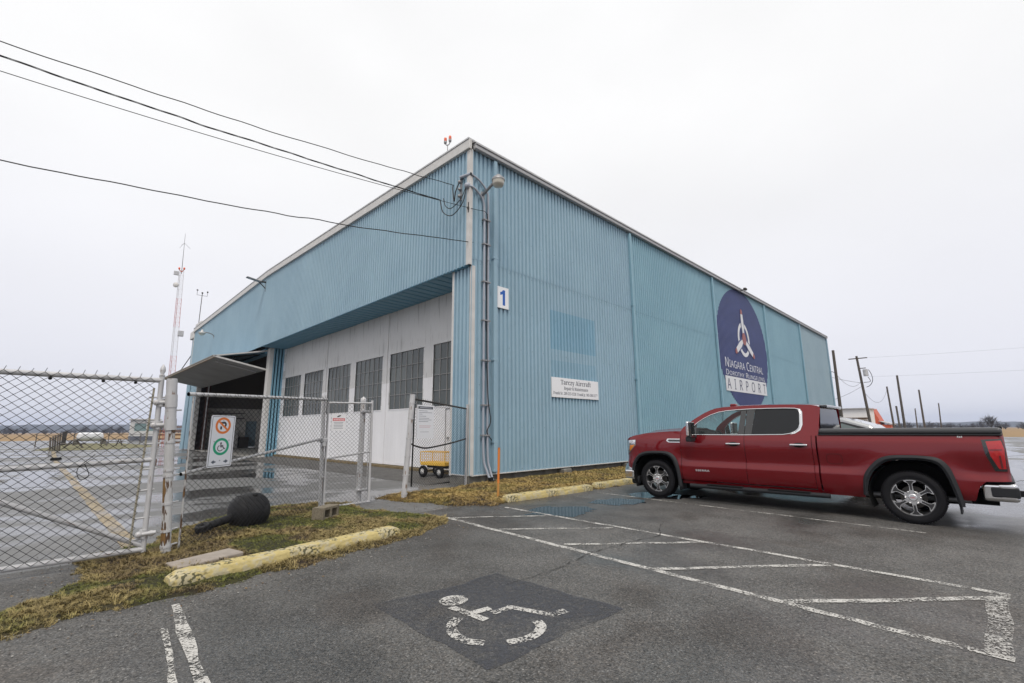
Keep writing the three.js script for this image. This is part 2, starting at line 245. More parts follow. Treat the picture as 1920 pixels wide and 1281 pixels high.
// ---------------------------------------------------------------- grass verges
function sdPoly(poly, x, z) { let d = 1e9, s = 1; for (let i = 0, j = poly.length - 1; i < poly.length; j = i++) { const a = poly[i], b = poly[j], ex = b[0] - a[0], ez = b[1] - a[1], wx = x - a[0], wz = z - a[1], t = clamp((wx * ex + wz * ez) / (ex * ex + ez * ez)), dx = wx - ex * t, dz = wz - ez * t; d = Math.min(d, dx * dx + dz * dz); const c1 = z >= a[1], c2 = z < b[1], c3 = ex * wz > ez * wx; if ((c1 && c2 && c3) || (!c1 && !c2 && !c3)) s = -s; } return -s * Math.sqrt(d); }
const vergeA = [[-11, 5.1], [-9.2, 5.0], [-8.51, 4.92], [-8.13, 4.76], [-7.54, 4.84], [-7.02, 4.76], [-5.9, 4.55], [-4.95, 4.40], [-4.1, 4.08], [-3.5, 3.62], [-3.3, 3.1], [-3.62, 2.2], [-3.9, 1.6], [-3.75, 0.6], [-4.2, 0.15], [-4.8, -0.15], [-5.6, 0.1], [-6.0, 0.35], [-6.7, 1.05], [-7.05, 1.6], [-7.35, 2.15], [-8.0, 2.36], [-8.0, 3.1], [-8.15, 3.9], [-8.54, 4.22], [-9.2, 4.4], [-11, 4.5]];
const vergeB = [[-3.0, 0.45], [-2.75, 1.5], [-2.45, 2.35], [-1.95, 3.15], [-1.4, 3.0], [1.6, 3.05], [4, 3.1], [46, 3.1], [46, -0.35], [0.4, -0.35], [-0.05, -0.1], [-0.9, 0.25], [-1.8, 0.15], [-2.6, 0.1]];
const grassTone = (x, z) => { const g = fbm(x * 1.6 + 3, z * 1.6, 4, 101), b = fbm(x * 2.6, z * 2.6 + 8, 3, 102); return [smooth(0.46, 0.62, g), smooth(0.46, 0.62, b)]; };   // moss, bare brown
function verge(poly, x0, x1, z0, z1, step, seed, h, mossy, tan) {
  const nx = Math.round((x1 - x0) / step), nz = Math.round((z1 - z0) / step), col = [];
  const inside = (x, z) => sdPoly(poly, x, z) + (fbm(x * 3.2, z * 3.2, 4, seed) - 0.5) * 0.34;
  const hgt = (x, z, d) => d <= 0 ? -0.03 + Math.max(-0.03, d * 0.2) : Math.min(d * 0.25, 0.02) + smooth(0, 0.6, d) * h + 0.035 * (fbm(x * 5, z * 5, 3, seed + 4) - 0.35) * smooth(0, 0.15, d);
  const g = grid(nx, nz, (u, v) => { const x = lerp(x0, x1, u), z = lerp(z0, z1, v); return [x, hgt(x, z, inside(x, z)), z]; }, (u, v, p) => [p[0], p[2]]);
  const p = g.attributes.position; for (let i = 0; i < p.count; i++) { const x = p.getX(i), z = p.getZ(i), [m, b] = grassTone(x, z); const mm = m * mossy, c = [lerp(tan[0], 0.085, b), lerp(tan[1], 0.055, b), lerp(tan[2], 0.033, b)]; col.push(lerp(c[0], 0.085, mm), lerp(c[1], 0.088, mm), lerp(c[2], 0.018, mm)); }
  g.setAttribute('color', new THREE.Float32BufferAttribute(col, 3));
  return { g, inside, hgt };
}
const tSoil = tex(512, (u, v, i, j) => { const c = 0.55 + 0.9 * (fbm(u * 24, v * 24, 4, 111, 24, 24) - 0.5) + 0.5 * (hash2(i, j, 3) - 0.5); const w = fbm(u * 40, v * 40, 2, 115, 40, 40); return [c * (0.9 + 0.2 * w), c, c * (1.1 - 0.2 * w)]; });
const mVerge = std(0xffffff, 0.95, 0, { vertexColors: true, map: rep(tSoil, 1 / 0.8), bumpMap: rep(tSoil, 1 / 0.8), bumpScale: 0.03 });
const tuft = (() => { const R = mulberry(77), gs = []; for (let k = 0; k < 9; k++) { const a = R() * 6.28, l = 0.022 + 0.034 * R(), w = 0.0016 + 0.0014 * R(), ox = (R() - 0.5) * 0.03, oz = (R() - 0.5) * 0.03, lean = 0.3 + 1.0 * R(), c = Math.cos(a), s = Math.sin(a); const P = (t, q) => { const d = l * Math.sin(lean * t) * t * 1.2, y = l * t * Math.cos(lean * t * 0.9); return [ox + c * d - s * q, y, oz + s * d + c * q]; }; const g = new THREE.BufferGeometry(), a0 = P(0, w), a1 = P(0, -w), b0 = P(0.55, w * 0.8), b1 = P(0.55, -w * 0.8), t = P(1, 0); g.setAttribute('position', new THREE.Float32BufferAttribute([...a0, ...a1, ...b0, ...b0, ...a1, ...b1, ...b0, ...b1, ...t], 3)); g.computeVertexNormals(); gs.push(g); } return mergeGeometries(gs); })();
const mBlade = phys(0xffffff, 0.85, 0, {});
function grassOn(name, V0, x0, x1, z0, z1, n, seed, mossy, tan, far = 0) {
  const R = mulberry(seed), M = [], C = [], q = new THREE.Quaternion(), up = V(0, 1, 0);
  for (let k = 0; k < n; k++) { const x = far ? x0 + (x1 - x0) * R() ** 2.2 : lerp(x0, x1, R()), z = lerp(z0, z1, R()), d = V0.inside(x, z); if (d < -0.015 || (d < 0.08 && R() < 0.35)) { R(); R(); R(); continue; } const [m, b] = grassTone(x, z); if (b > 0.5 && R() < 0.55 * b) continue; const s = (0.35 + 0.7 * R() + (R() < 0.05 ? 0.9 : 0)) * (far ? 1 + 0.03 * (x - x0) : 1) * lerp(1, 0.55, m * mossy); q.setFromAxisAngle(up, R() * 6.28); M.push(new THREE.Matrix4().compose(V(x, Math.max(0.002, V0.hgt(x, z, d)) - 0.004, z), q, V(s * 1.3, s * 0.8, s * 1.3))); const mm = clamp(m * mossy + 0.25 * (R() - 0.5)), t = 0.7 + 0.7 * R(), bb = b * 0.55; C.push([lerp(lerp(tan[0] * 1.5, 0.14, bb), 0.135, mm) * t, lerp(lerp(tan[1] * 1.45, 0.095, bb), 0.145, mm) * t, lerp(lerp(tan[2] * 1.3, 0.05, bb), 0.03, mm) * t]); }
  const I = new THREE.InstancedMesh(tuft, mBlade, M.length); M.forEach((m, i) => { I.setMatrixAt(i, m); I.setColorAt(i, lin(...C[i])); }); I.name = numbered(name); I.userData = { kind: 'stuff', label: 'short dead grass and moss on the verge', category: 'grass' }; shadows(I); scene.add(I);
}
const tanA = [0.165, 0.133, 0.062], tanB = [0.25, 0.185, 0.075];
const VA = verge(vergeA, -11.2, -3.0, -0.6, 5.5, 0.06, 201, 0.035, 0.85, tanA);
setting('grass_verge', VA.g, mVerge);
const VB = verge(vergeB, -3.4, 12, -0.6, 3.6, 0.07, 207, 0.05, 0.35, tanB);
setting('grass_verge', VB.g, mVerge);
const VC = verge(vergeB, 12.02, 46.5, -0.6, 3.6, 0.2, 207, 0.05, 0.35, tanB);
setting('grass_verge', VC.g, mVerge);
grassOn('grass', VA, -9.6, -3.0, -0.5, 5.4, 90000, 5, 1.0, tanA);
grassOn('grass', VB, -3.3, 11.9, -0.45, 3.5, 80000, 6, 0.35, tanB, 1);
{ // scrap of grass beside the far yard road
  const V2 = verge([[60, 8.5], [76, 6.8], [84, 8.6], [78, 10.4], [64, 10.2]], 58, 86, 5, 12, 0.4, 211, 0.25, 0.1, [0.3, 0.2, 0.08]); setting('grass_verge', V2.g, mVerge);
}

{ // grit and dead leaves strewn along the edge of the verges
  const R = mulberry(321), leaf = (() => { const g = new THREE.BufferGeometry(); g.setAttribute('position', new THREE.Float32BufferAttribute([-1, 0, 0, 0, 0.25, 0.55, 0, 0.12, -0.55, 0, 0.25, 0.55, 1.1, 0.05, 0, 0, 0.12, -0.55], 3)); g.computeVertexNormals(); return g; })(), stone = new THREE.IcosahedronGeometry(1, 0);
  const scatter = (name, geo, n, size, tones, label) => { const M = [], C = [], q = new THREE.Quaternion(), e = new THREE.Euler(); for (let k = 0; k < n * 6 && M.length < n; k++) { const a = R() < 0.55, v = a ? VA : VB, x = a ? lerp(-9.3, -3.0, R()) : lerp(-3.2, 4.5, R()), z = a ? lerp(-0.4, 5.9, R()) : lerp(-0.2, 4.0, R()), d = v.inside(x, z); if (d > 0.04 || d < -0.75 || R() < -d * 1.3) continue; const s = size * (0.5 + R()); q.setFromEuler(e.set((R() - 0.5) * 0.5, R() * 6.28, (R() - 0.5) * 0.5)); M.push(new THREE.Matrix4().compose(V(x, 0.012, z), q, V(s, s * 0.7, s))); const t = tones[Math.floor(R() * tones.length)], b = 0.7 + 0.6 * R(); C.push(lin(t[0] * b, t[1] * b, t[2] * b)); }
    const I = new THREE.InstancedMesh(geo, mBlade, M.length); M.forEach((m, i) => { I.setMatrixAt(i, m); I.setColorAt(i, C[i]); }); I.name = numbered(name); I.userData = { kind: 'stuff', label, category: name }; scene.add(shadows(I)); };
  scatter('leaf_litter', leaf, 900, 0.011, [[0.16, 0.09, 0.04], [0.24, 0.15, 0.06], [0.08, 0.05, 0.03]], 'small dead leaves blown along the verge edge'); scatter('grit', stone, 1500, 0.006, [[0.3, 0.29, 0.27], [0.2, 0.19, 0.18], [0.12, 0.11, 0.1]], 'loose grit along the edge of the asphalt');
}
// ---------------------------------------------------------------- hangar
function corrugated(u0, u1, yb, yt, at, pitch = 0.175, depth = 0.055, phase = 0) {
  const prof = [[0, 0], [0.34, 0], [0.42, 1], [0.92, 1], [1, 0]], us = [];
  const k0 = Math.floor((u0 - phase) / pitch);
  for (let k = k0; k * pitch + phase < u1; k++) for (let i = 0; i < 4; i++) { const u = (k + prof[i][0]) * pitch + phase; if (u > u0 + 1e-4 && u < u1 - 1e-4) us.push([u, prof[i][1] * depth]); }
  const dAt = (u) => { const f = ((u - phase) / pitch) % 1, t = f < 0 ? f + 1 : f; for (let i = 0; i < 4; i++) if (t <= prof[i + 1][0]) return lerp(prof[i][1], prof[i + 1][1], (t - prof[i][0]) / (prof[i + 1][0] - prof[i][0])) * depth; return 0; };
  us.unshift([u0, dAt(u0)]); us.push([u1, dAt(u1)]);
  const pos = [], uv = [], put = (u, y, n) => { pos.push(...at(u, y, n)); uv.push(u, y); };
  for (let i = 0; i < us.length - 1; i++) { const [a, na] = us[i], [b, nb] = us[i + 1], a0 = yb(a), a1 = yt(a), b0 = yb(b), b1 = yt(b); put(a, a0, na); put(b, b0, nb); put(a, a1, na); put(a, a1, na); put(b, b0, nb); put(b, b1, nb); }
  const g = new THREE.BufferGeometry(); g.setAttribute('position', new THREE.Float32BufferAttribute(pos, 3)); g.setAttribute('uv', new THREE.Float32BufferAttribute(uv, 2)); g.computeVertexNormals(); return g;
}
const onSide = (u, y, n) => [u, y, n], onFront = (x) => (u, y, n) => [x - n, y, -u];
// chalky blue paint: fine grain, faint runs and rust pricks at the screw lines
const paintTex = (base, seed) => tex(1024, (u, v, i, j) => {
  const n = fbm(u * 5, v * 5, 5, seed, 5, 5), run = fbm(u * 150, v * 3, 3, seed + 3, 150, 3), q = fbm(u * 60, v * 60, 2, seed + 5, 60, 60);
  let c = 0.9 + 0.16 * (n - 0.5) + 0.07 * (run - 0.5) + 0.06 * (q - 0.5); const d = 0.05 * (n - 0.5);
  return [base[0] * c * (1 + d), base[1] * c, base[2] * c * (1 - d)];
});
const tBlue = paintTex([0.325, 0.48, 0.585], 300), tTeal = paintTex([0.262, 0.45, 0.55], 310), tGreyBlue = paintTex([0.33, 0.455, 0.53], 320);
const metalPaint = (t) => std(0xffffff, 0.55, 0, { map: rep(t, 1 / 7, 1 / 7) });
const mBlue = metalPaint(tBlue), mTeal = metalPaint(tTeal), mGreyBlue = metalPaint(tGreyBlue);
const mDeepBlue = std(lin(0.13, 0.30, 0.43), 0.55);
const mTrim = std(0xffffff, 0.55, 0, { map: rep(tex(256, (u, v) => { const n = fbm(u * 6, v * 6, 5, 330, 6, 6), c = 0.60 + 0.16 * (n - 0.5); return [c, c * 0.99, c * 0.97]; }), 0.8) });
const mGutter = std(lin(0.40, 0.405, 0.42), 0.45);
const mGalv = std(0xffffff, 0.45, 0.35, { map: rep(tex(256, (u, v) => { const c = 0.5 + 0.25 * (fbm(u * 14, v * 14, 4, 340, 14, 14) - 0.5); return [c, c, c * 1.02]; }), 1) });
const mConcrete = std(0xffffff, 0.9, 0, { map: rep(tex(512, (u, v, i, j) => { const n = fbm(u * 8, v * 8, 5, 350, 8, 8), c = 0.16 + 0.14 * (n - 0.5) + 0.05 * (hash2(i, j, 2) - 0.5); return [c * 1.04, c, c * 0.9]; }), 0.7) });
const mDark = std(lin(0.018, 0.017, 0.016), 0.9), mBlack = phys(lin(0.010, 0.010, 0.011), 0.55, 0, { specularIntensity: 0.4 }), mRubber = phys(lin(0.012, 0.012, 0.013), 0.8, 0, { specularIntensity: 0.25 }), mSteelDark = std(lin(0.06, 0.055, 0.05), 0.6, 0.3);

const hangar = thing('hangar', 'large corrugated blue metal aircraft hangar with white sliding doors', 'hangar', [0, 0, 0]);
const roofY = (z) => 10.1 + 0.024 * (18.75 - Math.abs(z + 18.75));      // underside of the white rake trim along the front
const BAYS = [-0.06, 8.93, 17.76, 26.60, 35.40, 44.9];
{ // right-hand long wall: five bays, each a lower and a lapped upper sheet
  const mats = [mBlue, mTeal, mTeal, mTeal, mGreyBlue];
  const tP = tex(1024, (u, v) => {                     // first bay lower sheets: squares of bluer paint where old signs hung
    const X = -0.06 + u * 9, Y = v * 9, n = fbm(u * 6, v * 6, 5, 300, 6, 6), run = fbm(u * 190, v * 4, 3, 303, 190, 4), q = fbm(u * 70, v * 70, 2, 305, 70, 70); const c = 0.9 + 0.16 * (n - 0.5) + 0.07 * (run - 0.5) + 0.06 * (q - 0.5);
    const inA = X > 3.52 && X < 6.12 && Y > 4.22 && Y < 5.6, inB = X > 3.5 && X < 6.1 && Y > 2.5 && Y < 3.84, b = inA ? 1 : inB ? 0.5 : 0, e = [lerp(0.325, 0.235, b), lerp(0.48, 0.42, b), lerp(0.585, 0.55, b)];
    return [e[0] * c, e[1] * c, e[2] * c];
  });
  tP.wrapS = tP.wrapT = THREE.ClampToEdgeWrapping;
  for (let i = 0; i < 5; i++) {
    const a = BAYS[i] + (i ? 0.004 : 0), b = BAYS[i + 1] - 0.004;
    const low = corrugated(a, b, () => 0.27, () => 6.58, onSide); if (!i) { const uv = low.attributes.uv; for (let k = 0; k < uv.count; k++) uv.setXY(k, (uv.getX(k) + 0.06) / 9, uv.getY(k) / 9); }
    part('wall_panel', low, i ? mats[i] : std(0xffffff, 0.55, 0, { map: tP }), hangar);
    part('wall_panel', corrugated(a, b, () => 6.55, (u) => 10.12, (u, y, n) => [u, y, n + 0.012]), mats[i], hangar);
    const d = []; for (let y = 0.34; y < 10; y += 1.22) for (let x = Math.max(0.2, a + 0.13); x < Math.min(b, 20); x += 0.57) d.push(ball(Math.round(x / 0.175) * 0.175 + 0.117, y, 0.056 + (y > 6.55 ? 0.012 : 0), 0.009, 1, 6));
    if (d.length) part('wall_screws', d, mSteelDark, hangar, null, 'stuff');
  }
  for (let i = 0; i < 6; i++) {                         // downpipes
    const x = i === 0 ? 0.83 : BAYS[i] - (i === 5 ? 0.1 : 0), w = 0.065, z0 = 0.07, g = [rbox(x - w, x + w, i === 0 ? 0.32 : 0.2, 10.05, z0, z0 + 0.11, 0.015)];
    const dp = part('downpipe', g, i && i < 5 ? mTeal : mBlue, hangar);
    for (const y of [1.17, 3.56, 6.75]) part('downpipe_band', box(x - 0.095, x + 0.095, y - 0.035, y + 0.035, z0 - 0.003, z0 + 0.114), i ? mTeal : mBlue, dp);
  }
  part('gutter', [rbox(-0.06, 45.0, 10.10, 10.24, 0.075, 0.22, 0.03), rbox(-0.06, 45.0, 10.235, 10.285, 0.0, 0.25, 0.018)], mGutter, hangar);
  part('roof_edge', box(-0.1, 45.05, 10.31, 10.35, -0.3, 0.2), mGalv, hangar);
  part('base_flashing', box(0.02, 44.9, 0.245, 0.272, -0.02, 0.07), mTrim, hangar);
  part('corner_trim', [box(44.82, 44.95, 0.27, 10.12, 0.066, 0.076), box(44.93, 44.955, 0.27, 10.12, -0.2, 0.066)], mTeal, hangar);
  part('foundation', [box(0.25, 44.8, -0.1, 0.24, -0.5, -0.12)], mConcrete, hangar);
  const R = mulberry(9); for (let x = 3.9; x < 44; x += 1.9 + R() * 2.4) part('footing_block', rbox(x, x + 0.35 + R() * 0.35, -0.02, 0.16 + 0.06 * R(), -0.2, 0.16 + R() * 0.1, 0.03), mConcrete, hangar);
  part('corner_pier', rbox(-0.02, 0.62, -0.05, 0.25, -0.55, -0.02, 0.03), mConcrete, hangar);
}
{ // front: hanging upper wall, its trims and soffit
  const fx = -0.1, top = (u) => roofY(-u) + 0.02;
  part('fascia_panel', corrugated(0.02, 18.7, () => 6.34, top, onFront(fx)), mBlue, hangar);
  part('fascia_panel', corrugated(18.71, 37.8, () => 6.34, top, onFront(fx + 0.004)), mBlue, hangar);
  for (const [a, b] of [[0.1, -18.75], [-18.75, -37.95]]) {
    const s = shapeOf([[-a, roofY(a)], [-b, roofY(b)], [-b, roofY(b) + 0.29], [-a, roofY(a) + 0.29]]), g = new THREE.ExtrudeGeometry(s, { depth: 0.1, bevelEnabled: true, bevelSize: 0.01, bevelThickness: 0.01, bevelSegments: 1 });
    g.rotateY(Math.PI / 2); g.translate(fx - 0.13, 0, 0); part('rake_trim', boxUV(g.toNonIndexed()), mTrim, hangar);
    const l = shapeOf([[-a, roofY(a) + 0.3], [-b, roofY(b) + 0.3], [-b, roofY(b) + 0.35], [-a, roofY(a) + 0.35]]), k = new THREE.ExtrudeGeometry(l, { depth: 0.26, bevelEnabled: false }); k.rotateY(Math.PI / 2); k.translate(fx - 0.16, 0, 0); part('roof_flashing', boxUV(k.toNonIndexed()), mGalv, hangar);
  }
  part('corner_trim', [box(fx - 0.068, fx - 0.061, 6.33, 10.08, -0.07, 0.078), box(fx - 0.061, -0.05, 6.33, 10.12, 0.068, 0.078)], mTrim, hangar);
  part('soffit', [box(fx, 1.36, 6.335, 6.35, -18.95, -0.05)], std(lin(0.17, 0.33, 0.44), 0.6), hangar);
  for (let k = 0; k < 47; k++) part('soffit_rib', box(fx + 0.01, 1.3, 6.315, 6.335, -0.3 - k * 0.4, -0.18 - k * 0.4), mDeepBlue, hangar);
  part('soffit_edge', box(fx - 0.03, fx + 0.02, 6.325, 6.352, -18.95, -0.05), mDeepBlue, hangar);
  // lower front at the near corner
  part('wall_panel', corrugated(0.03, 0.8, () => 0.27, () => 6.33, onFront(0.035)), mBlue, hangar);
  part('corner_trim', [box(-0.033, -0.026, 0.27, 6.325, -0.03, 0.074), box(-0.026, 0.085, 0.27, 6.325, 0.062, 0.072)], mTrim, hangar);
  part('door_jamb', [box(-0.02, 0.05, 0.22, 6.33, -0.9, -0.8), box(0.05, 1.15, 0.22, 6.33, -0.9, -0.86)], mTrim, hangar);
  part('base_flashing', box(-0.035, 0.05, 0.245, 0.272, -0.8, -0.02), mTrim, hangar);
  part('foundation', box(0.02, 0.5, -0.05, 0.24, -0.9, -0.56), mConcrete, hangar);
}
// sliding doors, each leaf a tall panel with a glazed window
const tDoor = tex(1024, (u, v, i, j) => {   // 3 m x 6.4 m: old paint above, fresh white below 3.2 m from the bottom
  const Y = v * 6.4, n = fbm(u * 4, v * 8, 5, 360, 4, 8), run = fbm(u * 60, v * 4, 4, 361, 60, 4), sc = fbm(u * 34, v * 14, 4, 362, 34, 14), old = smooth(3.16, 3.2, Y);
  const mark = old * smooth(0.60, 0.74, run * 0.6 + sc * 0.4), c = lerp(0.84, 0.66, old) * (0.94 + 0.14 * (n - 0.5) + 0.07 * (run - 0.5)) * (1 - 0.3 * mark);
  return [c, c * 1.0, c * lerp(1.03, 1.0, old)];
});
const mDoor = std(0xffffff, 0.6, 0, { map: tDoor }), mPane = phys(lin(0.085, 0.098, 0.10), 0.22, 0, { specularIntensity: 0.8 }), mPaneB = phys(lin(0.11, 0.125, 0.125), 0.3, 0, {}), mBar = std(lin(0.30, 0.30, 0.30), 0.6);
const paneGeo = (() => { const g = new THREE.BoxGeometry(0.012, 1, 1); return g; })();
for (let k = 0; k < 7; k++) {
  const za = k === 0 ? -0.9 : -3.85 - 2.96 * (k - 1) - 0.005, zb = k === 6 ? -19.0 : -3.85 - 2.96 * k + 0.005, x = 1.2 + (k % 2) * 0.02;
  const wz0 = zb + (k === 0 ? 0.30 : 0.22), wz1 = k === 0 ? -1.15 : za - 0.34, y0 = 2.32, y1 = 4.55;
  const leaf = new THREE.Group(); leaf.name = 'door_leaf'; hangar.add(leaf);
  if (k === 6) { part('leaf_skin', boxUV(box(x, x + 0.06, 0.2, 6.32, zb, za)), mDoor, leaf); continue; }
  const s = shapeOf([[-za, 0.2], [-zb, 0.2], [-zb, 6.32], [-za, 6.32]], [[[-wz1, y0], [-wz1, y1], [-wz0, y1], [-wz0, y0]]]);
  const g = new THREE.ExtrudeGeometry(s, { depth: 0.06, bevelEnabled: false }); g.rotateY(Math.PI / 2); g.translate(x, 0, 0); const q = g.toNonIndexed(); boxUV(q); const uv = q.attributes.uv; for (let i = 0; i < uv.count; i++) uv.setXY(i, (uv.getX(i) + k * 1.37) / 3, (uv.getY(i) - 0.2) / 6.4);
  part('leaf_skin', q, mDoor, leaf);
  part('leaf_edge', [box(x - 0.008, x, 0.2, 0.30, zb + 0.02, za - 0.02)], mDoor, leaf);
  part('window_frame', [box(x - 0.012, x + 0.03, y0 - 0.04, y0, wz0 - 0.03, wz1 + 0.03), box(x - 0.012, x + 0.03, y1, y1 + 0.03, wz0 - 0.03, wz1 + 0.03), box(x - 0.012, x + 0.03, y0, y1, wz0 - 0.03, wz0), box(x - 0.012, x + 0.03, y0, y1, wz1, wz1 + 0.03)], mDoor, leaf);
  const nc = k === 0 ? 6 : 6, nr = 4, dz = (wz1 - wz0) / nc, dy = (y1 - y0) / nr, bars = [], R = mulberry(40 + k);
  for (let c = 0; c < nc; c++) for (let r = 0; r < nr; r++) { const m = shadows(new THREE.Mesh(paneGeo, R() < 0.25 ? mPaneB : mPane)); m.name = 'pane'; m.scale.set(1, dy - 0.014, dz - 0.014); m.position.set(x + 0.035 + 0.002 * R(), y0 + (r + 0.5) * dy, wz0 + (c + 0.5) * dz); m.rotation.set(0, (R() - 0.5) * 0.05, (R() - 0.5) * 0.05); leaf.add(m); }
  for (let c = 1; c < nc; c++) bars.push(box(x + 0.004, x + 0.045, y0, y1, wz0 + c * dz - 0.009, wz0 + c * dz + 0.009));
  for (let r = 1; r < nr; r++) bars.push(box(x + 0.006, x + 0.043, y0 + r * dy - 0.009, y0 + r * dy + 0.009, wz0, wz1));
  part('glazing_bars', bars, mBar, leaf);
  if (k === 0) part('wicket_door', [box(x - 0.02, x - 0.012, 0.45, 2.2, -2.75, -2.72), box(x - 0.02, x - 0.012, 0.45, 2.2, -1.95, -1.92), box(x - 0.02, x - 0.012, 2.2, 2.24, -2.75, -1.92), box(x - 0.05, x - 0.012, 1.2, 1.28, -2.62, -2.54)], mBar, leaf);
}
part('door_sill', rbox(1.06, 1.6, -0.05, 0.18, -19.0, -0.95, 0.03), std(0xffffff, 0.95, 0, { map: rep(tex(256, (u, v) => { const n = fbm(u * 20, v * 20, 4, 371, 20, 20); return [lerp(0.10, 0.24, n), lerp(0.075, 0.185, n), lerp(0.04, 0.10, n)]; }), 0.5) }), hangar);
{ // pillar between the sliding doors and the folding door
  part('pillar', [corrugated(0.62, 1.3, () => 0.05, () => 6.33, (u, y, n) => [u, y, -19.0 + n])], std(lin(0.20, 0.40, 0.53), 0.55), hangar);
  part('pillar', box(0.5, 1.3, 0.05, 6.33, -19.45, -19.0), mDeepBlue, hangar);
  part('pillar_trim', [box(0.40, 0.62, 0.04, 6.33, -19.06, -18.965), box(0.40, 0.5, 0.04, 6.33, -19.45, -19.06)], mTrim, hangar);
  // far end of the front
  part('wall_panel', corrugated(35.3, 37.8, () => 0.1, () => 6.34, onFront(0.1)), mBlue, hangar);
  part('door_jamb', box(0.0, 0.3, 0.05, 6.3, -35.3, -35.16), mTrim, hangar);
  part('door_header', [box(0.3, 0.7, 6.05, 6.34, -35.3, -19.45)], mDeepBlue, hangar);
  part('corner_trim', box(-0.16, -0.05, 6.3, roofY(-37.8) + 0.1, -37.95, -37.75), mTrim, hangar);
  // hollow side: liner, roof, back
  part('roof', [(() => { const s = shapeOf([[0, 10.32], [18.75, 10.77], [37.9, 10.32], [37.9, 10.1], [18.75, 10.5], [0, 10.1]]), g = new THREE.ExtrudeGeometry(s, { depth: 44.9, bevelEnabled: false }); g.rotateY(Math.PI / 2); g.translate(-0.02, 0, 0); return boxUV(g.toNonIndexed()); })()], mGalv, hangar);
  part('back_wall', box(44.84, 44.9, 0.2, 10.2, -37.8, -0.05), mGreyBlue, hangar);
  part('side_wall', box(0.12, 44.9, 0.1, 10.15, -37.9, -37.82), mGreyBlue, hangar);
  part('hangar_floor', box(0.35, 44.8, -0.02, 0.035, -37.8, -0.3), std(0xffffff, 0.6, 0, { map: rep(tex(512, (u, v) => { const n = fbm(u * 8, v * 8, 5, 352, 8, 8), c = 0.38 + 0.2 * (n - 0.5); return [c * 1.03, c, c * 0.92]; }), 0.2) }), hangar);
  part('partition', box(1.7, 44.8, 0.03, 10.2, -19.4, -19.1), std(lin(0.38, 0.36, 0.33), 0.9), hangar);
  part('rear_partition', box(15.8, 16.0, 0.03, 10.4, -37.8, -19.4), std(lin(0.42, 0.40, 0.37), 0.9), hangar);
  // the painted end wall inside
  const zi = -37.5, mInner = std(0xffffff, 0.85, 0, { map: rep(tex(512, (u, v) => { const n = fbm(u * 10, v * 10, 5, 380, 10, 10), c = 0.74 * (0.75 + 0.5 * n); return [c, c * 0.97, c * 0.91]; }), 0.25) });
  part('inner_wall', [box(1.2, 4.55, 0.03, 3.5, zi - 0.1, zi), box(5.45, 6.0, 0.03, 3.5, zi - 0.1, zi), box(6.9, 15.7, 0.03, 3.5, zi - 0.1, zi), box(4.55, 5.45, 2.4, 3.5, zi - 0.1, zi), box(6.0, 6.9, 2.3, 3.5, zi - 0.1, zi)], mInner, hangar);
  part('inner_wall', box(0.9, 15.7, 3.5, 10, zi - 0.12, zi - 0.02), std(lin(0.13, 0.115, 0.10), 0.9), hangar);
  part('inner_door_frame', [box(5.95, 6.02, 0.04, 2.35, zi - 0.02, zi + 0.06), box(6.88, 6.95, 0.04, 2.35, zi - 0.02, zi + 0.06), box(6.02, 6.88, 2.28, 2.35, zi - 0.02, zi + 0.06)], mTrim, hangar);
  part('inner_door', [box(6.05, 6.85, 0.05, 2.26, zi - 0.06, zi - 0.03)], std(lin(0.28, 0.28, 0.28), 0.5), hangar);
  part('shelf', [box(1.3, 4.3, 2.62, 2.68, zi, zi + 0.3), box(1.3, 4.3, 3.05, 3.1, zi, zi + 0.25)], mSteelDark, hangar);
  part('inner_post', box(0.75, 1.05, 0.03, 6.2, -37.3, -35.5), std(lin(0.09, 0.035, 0.025), 0.8), hangar);
  for (const [x, h] of [[1.7, 1.2], [3.1, 1.55], [4.0, 1.0]]) part('storage_cabinet', rbox(x, x + 0.75, 0.04, h, zi + 0.05, zi + 0.55, 0.02), h > 1.3 ? mTrim : mSteelDark, hangar);
  for (let k = 0; k < 5; k++) part('roof_truss', [box(0.9 + k * 3, 1.05 + k * 3, 8.4, 8.6, -37.7, -19.5), box(0.9 + k * 3, 1.05 + k * 3, 9.9, 10.05, -37.7, -19.5), ...Array.from({ length: 12 }, (_, i) => rod(V(0.97 + k * 3, 8.5, -20 - i * 1.5), V(0.97 + k * 3, 9.95, -20.75 - i * 1.5), 0.04, 6))], mSteelDark, hangar);
  part('grey_pipe', rod(V(0.8, 0.04, -35.0), V(0.8, 5.6, -34.95), 0.05, 8), mGalv, hangar);
}
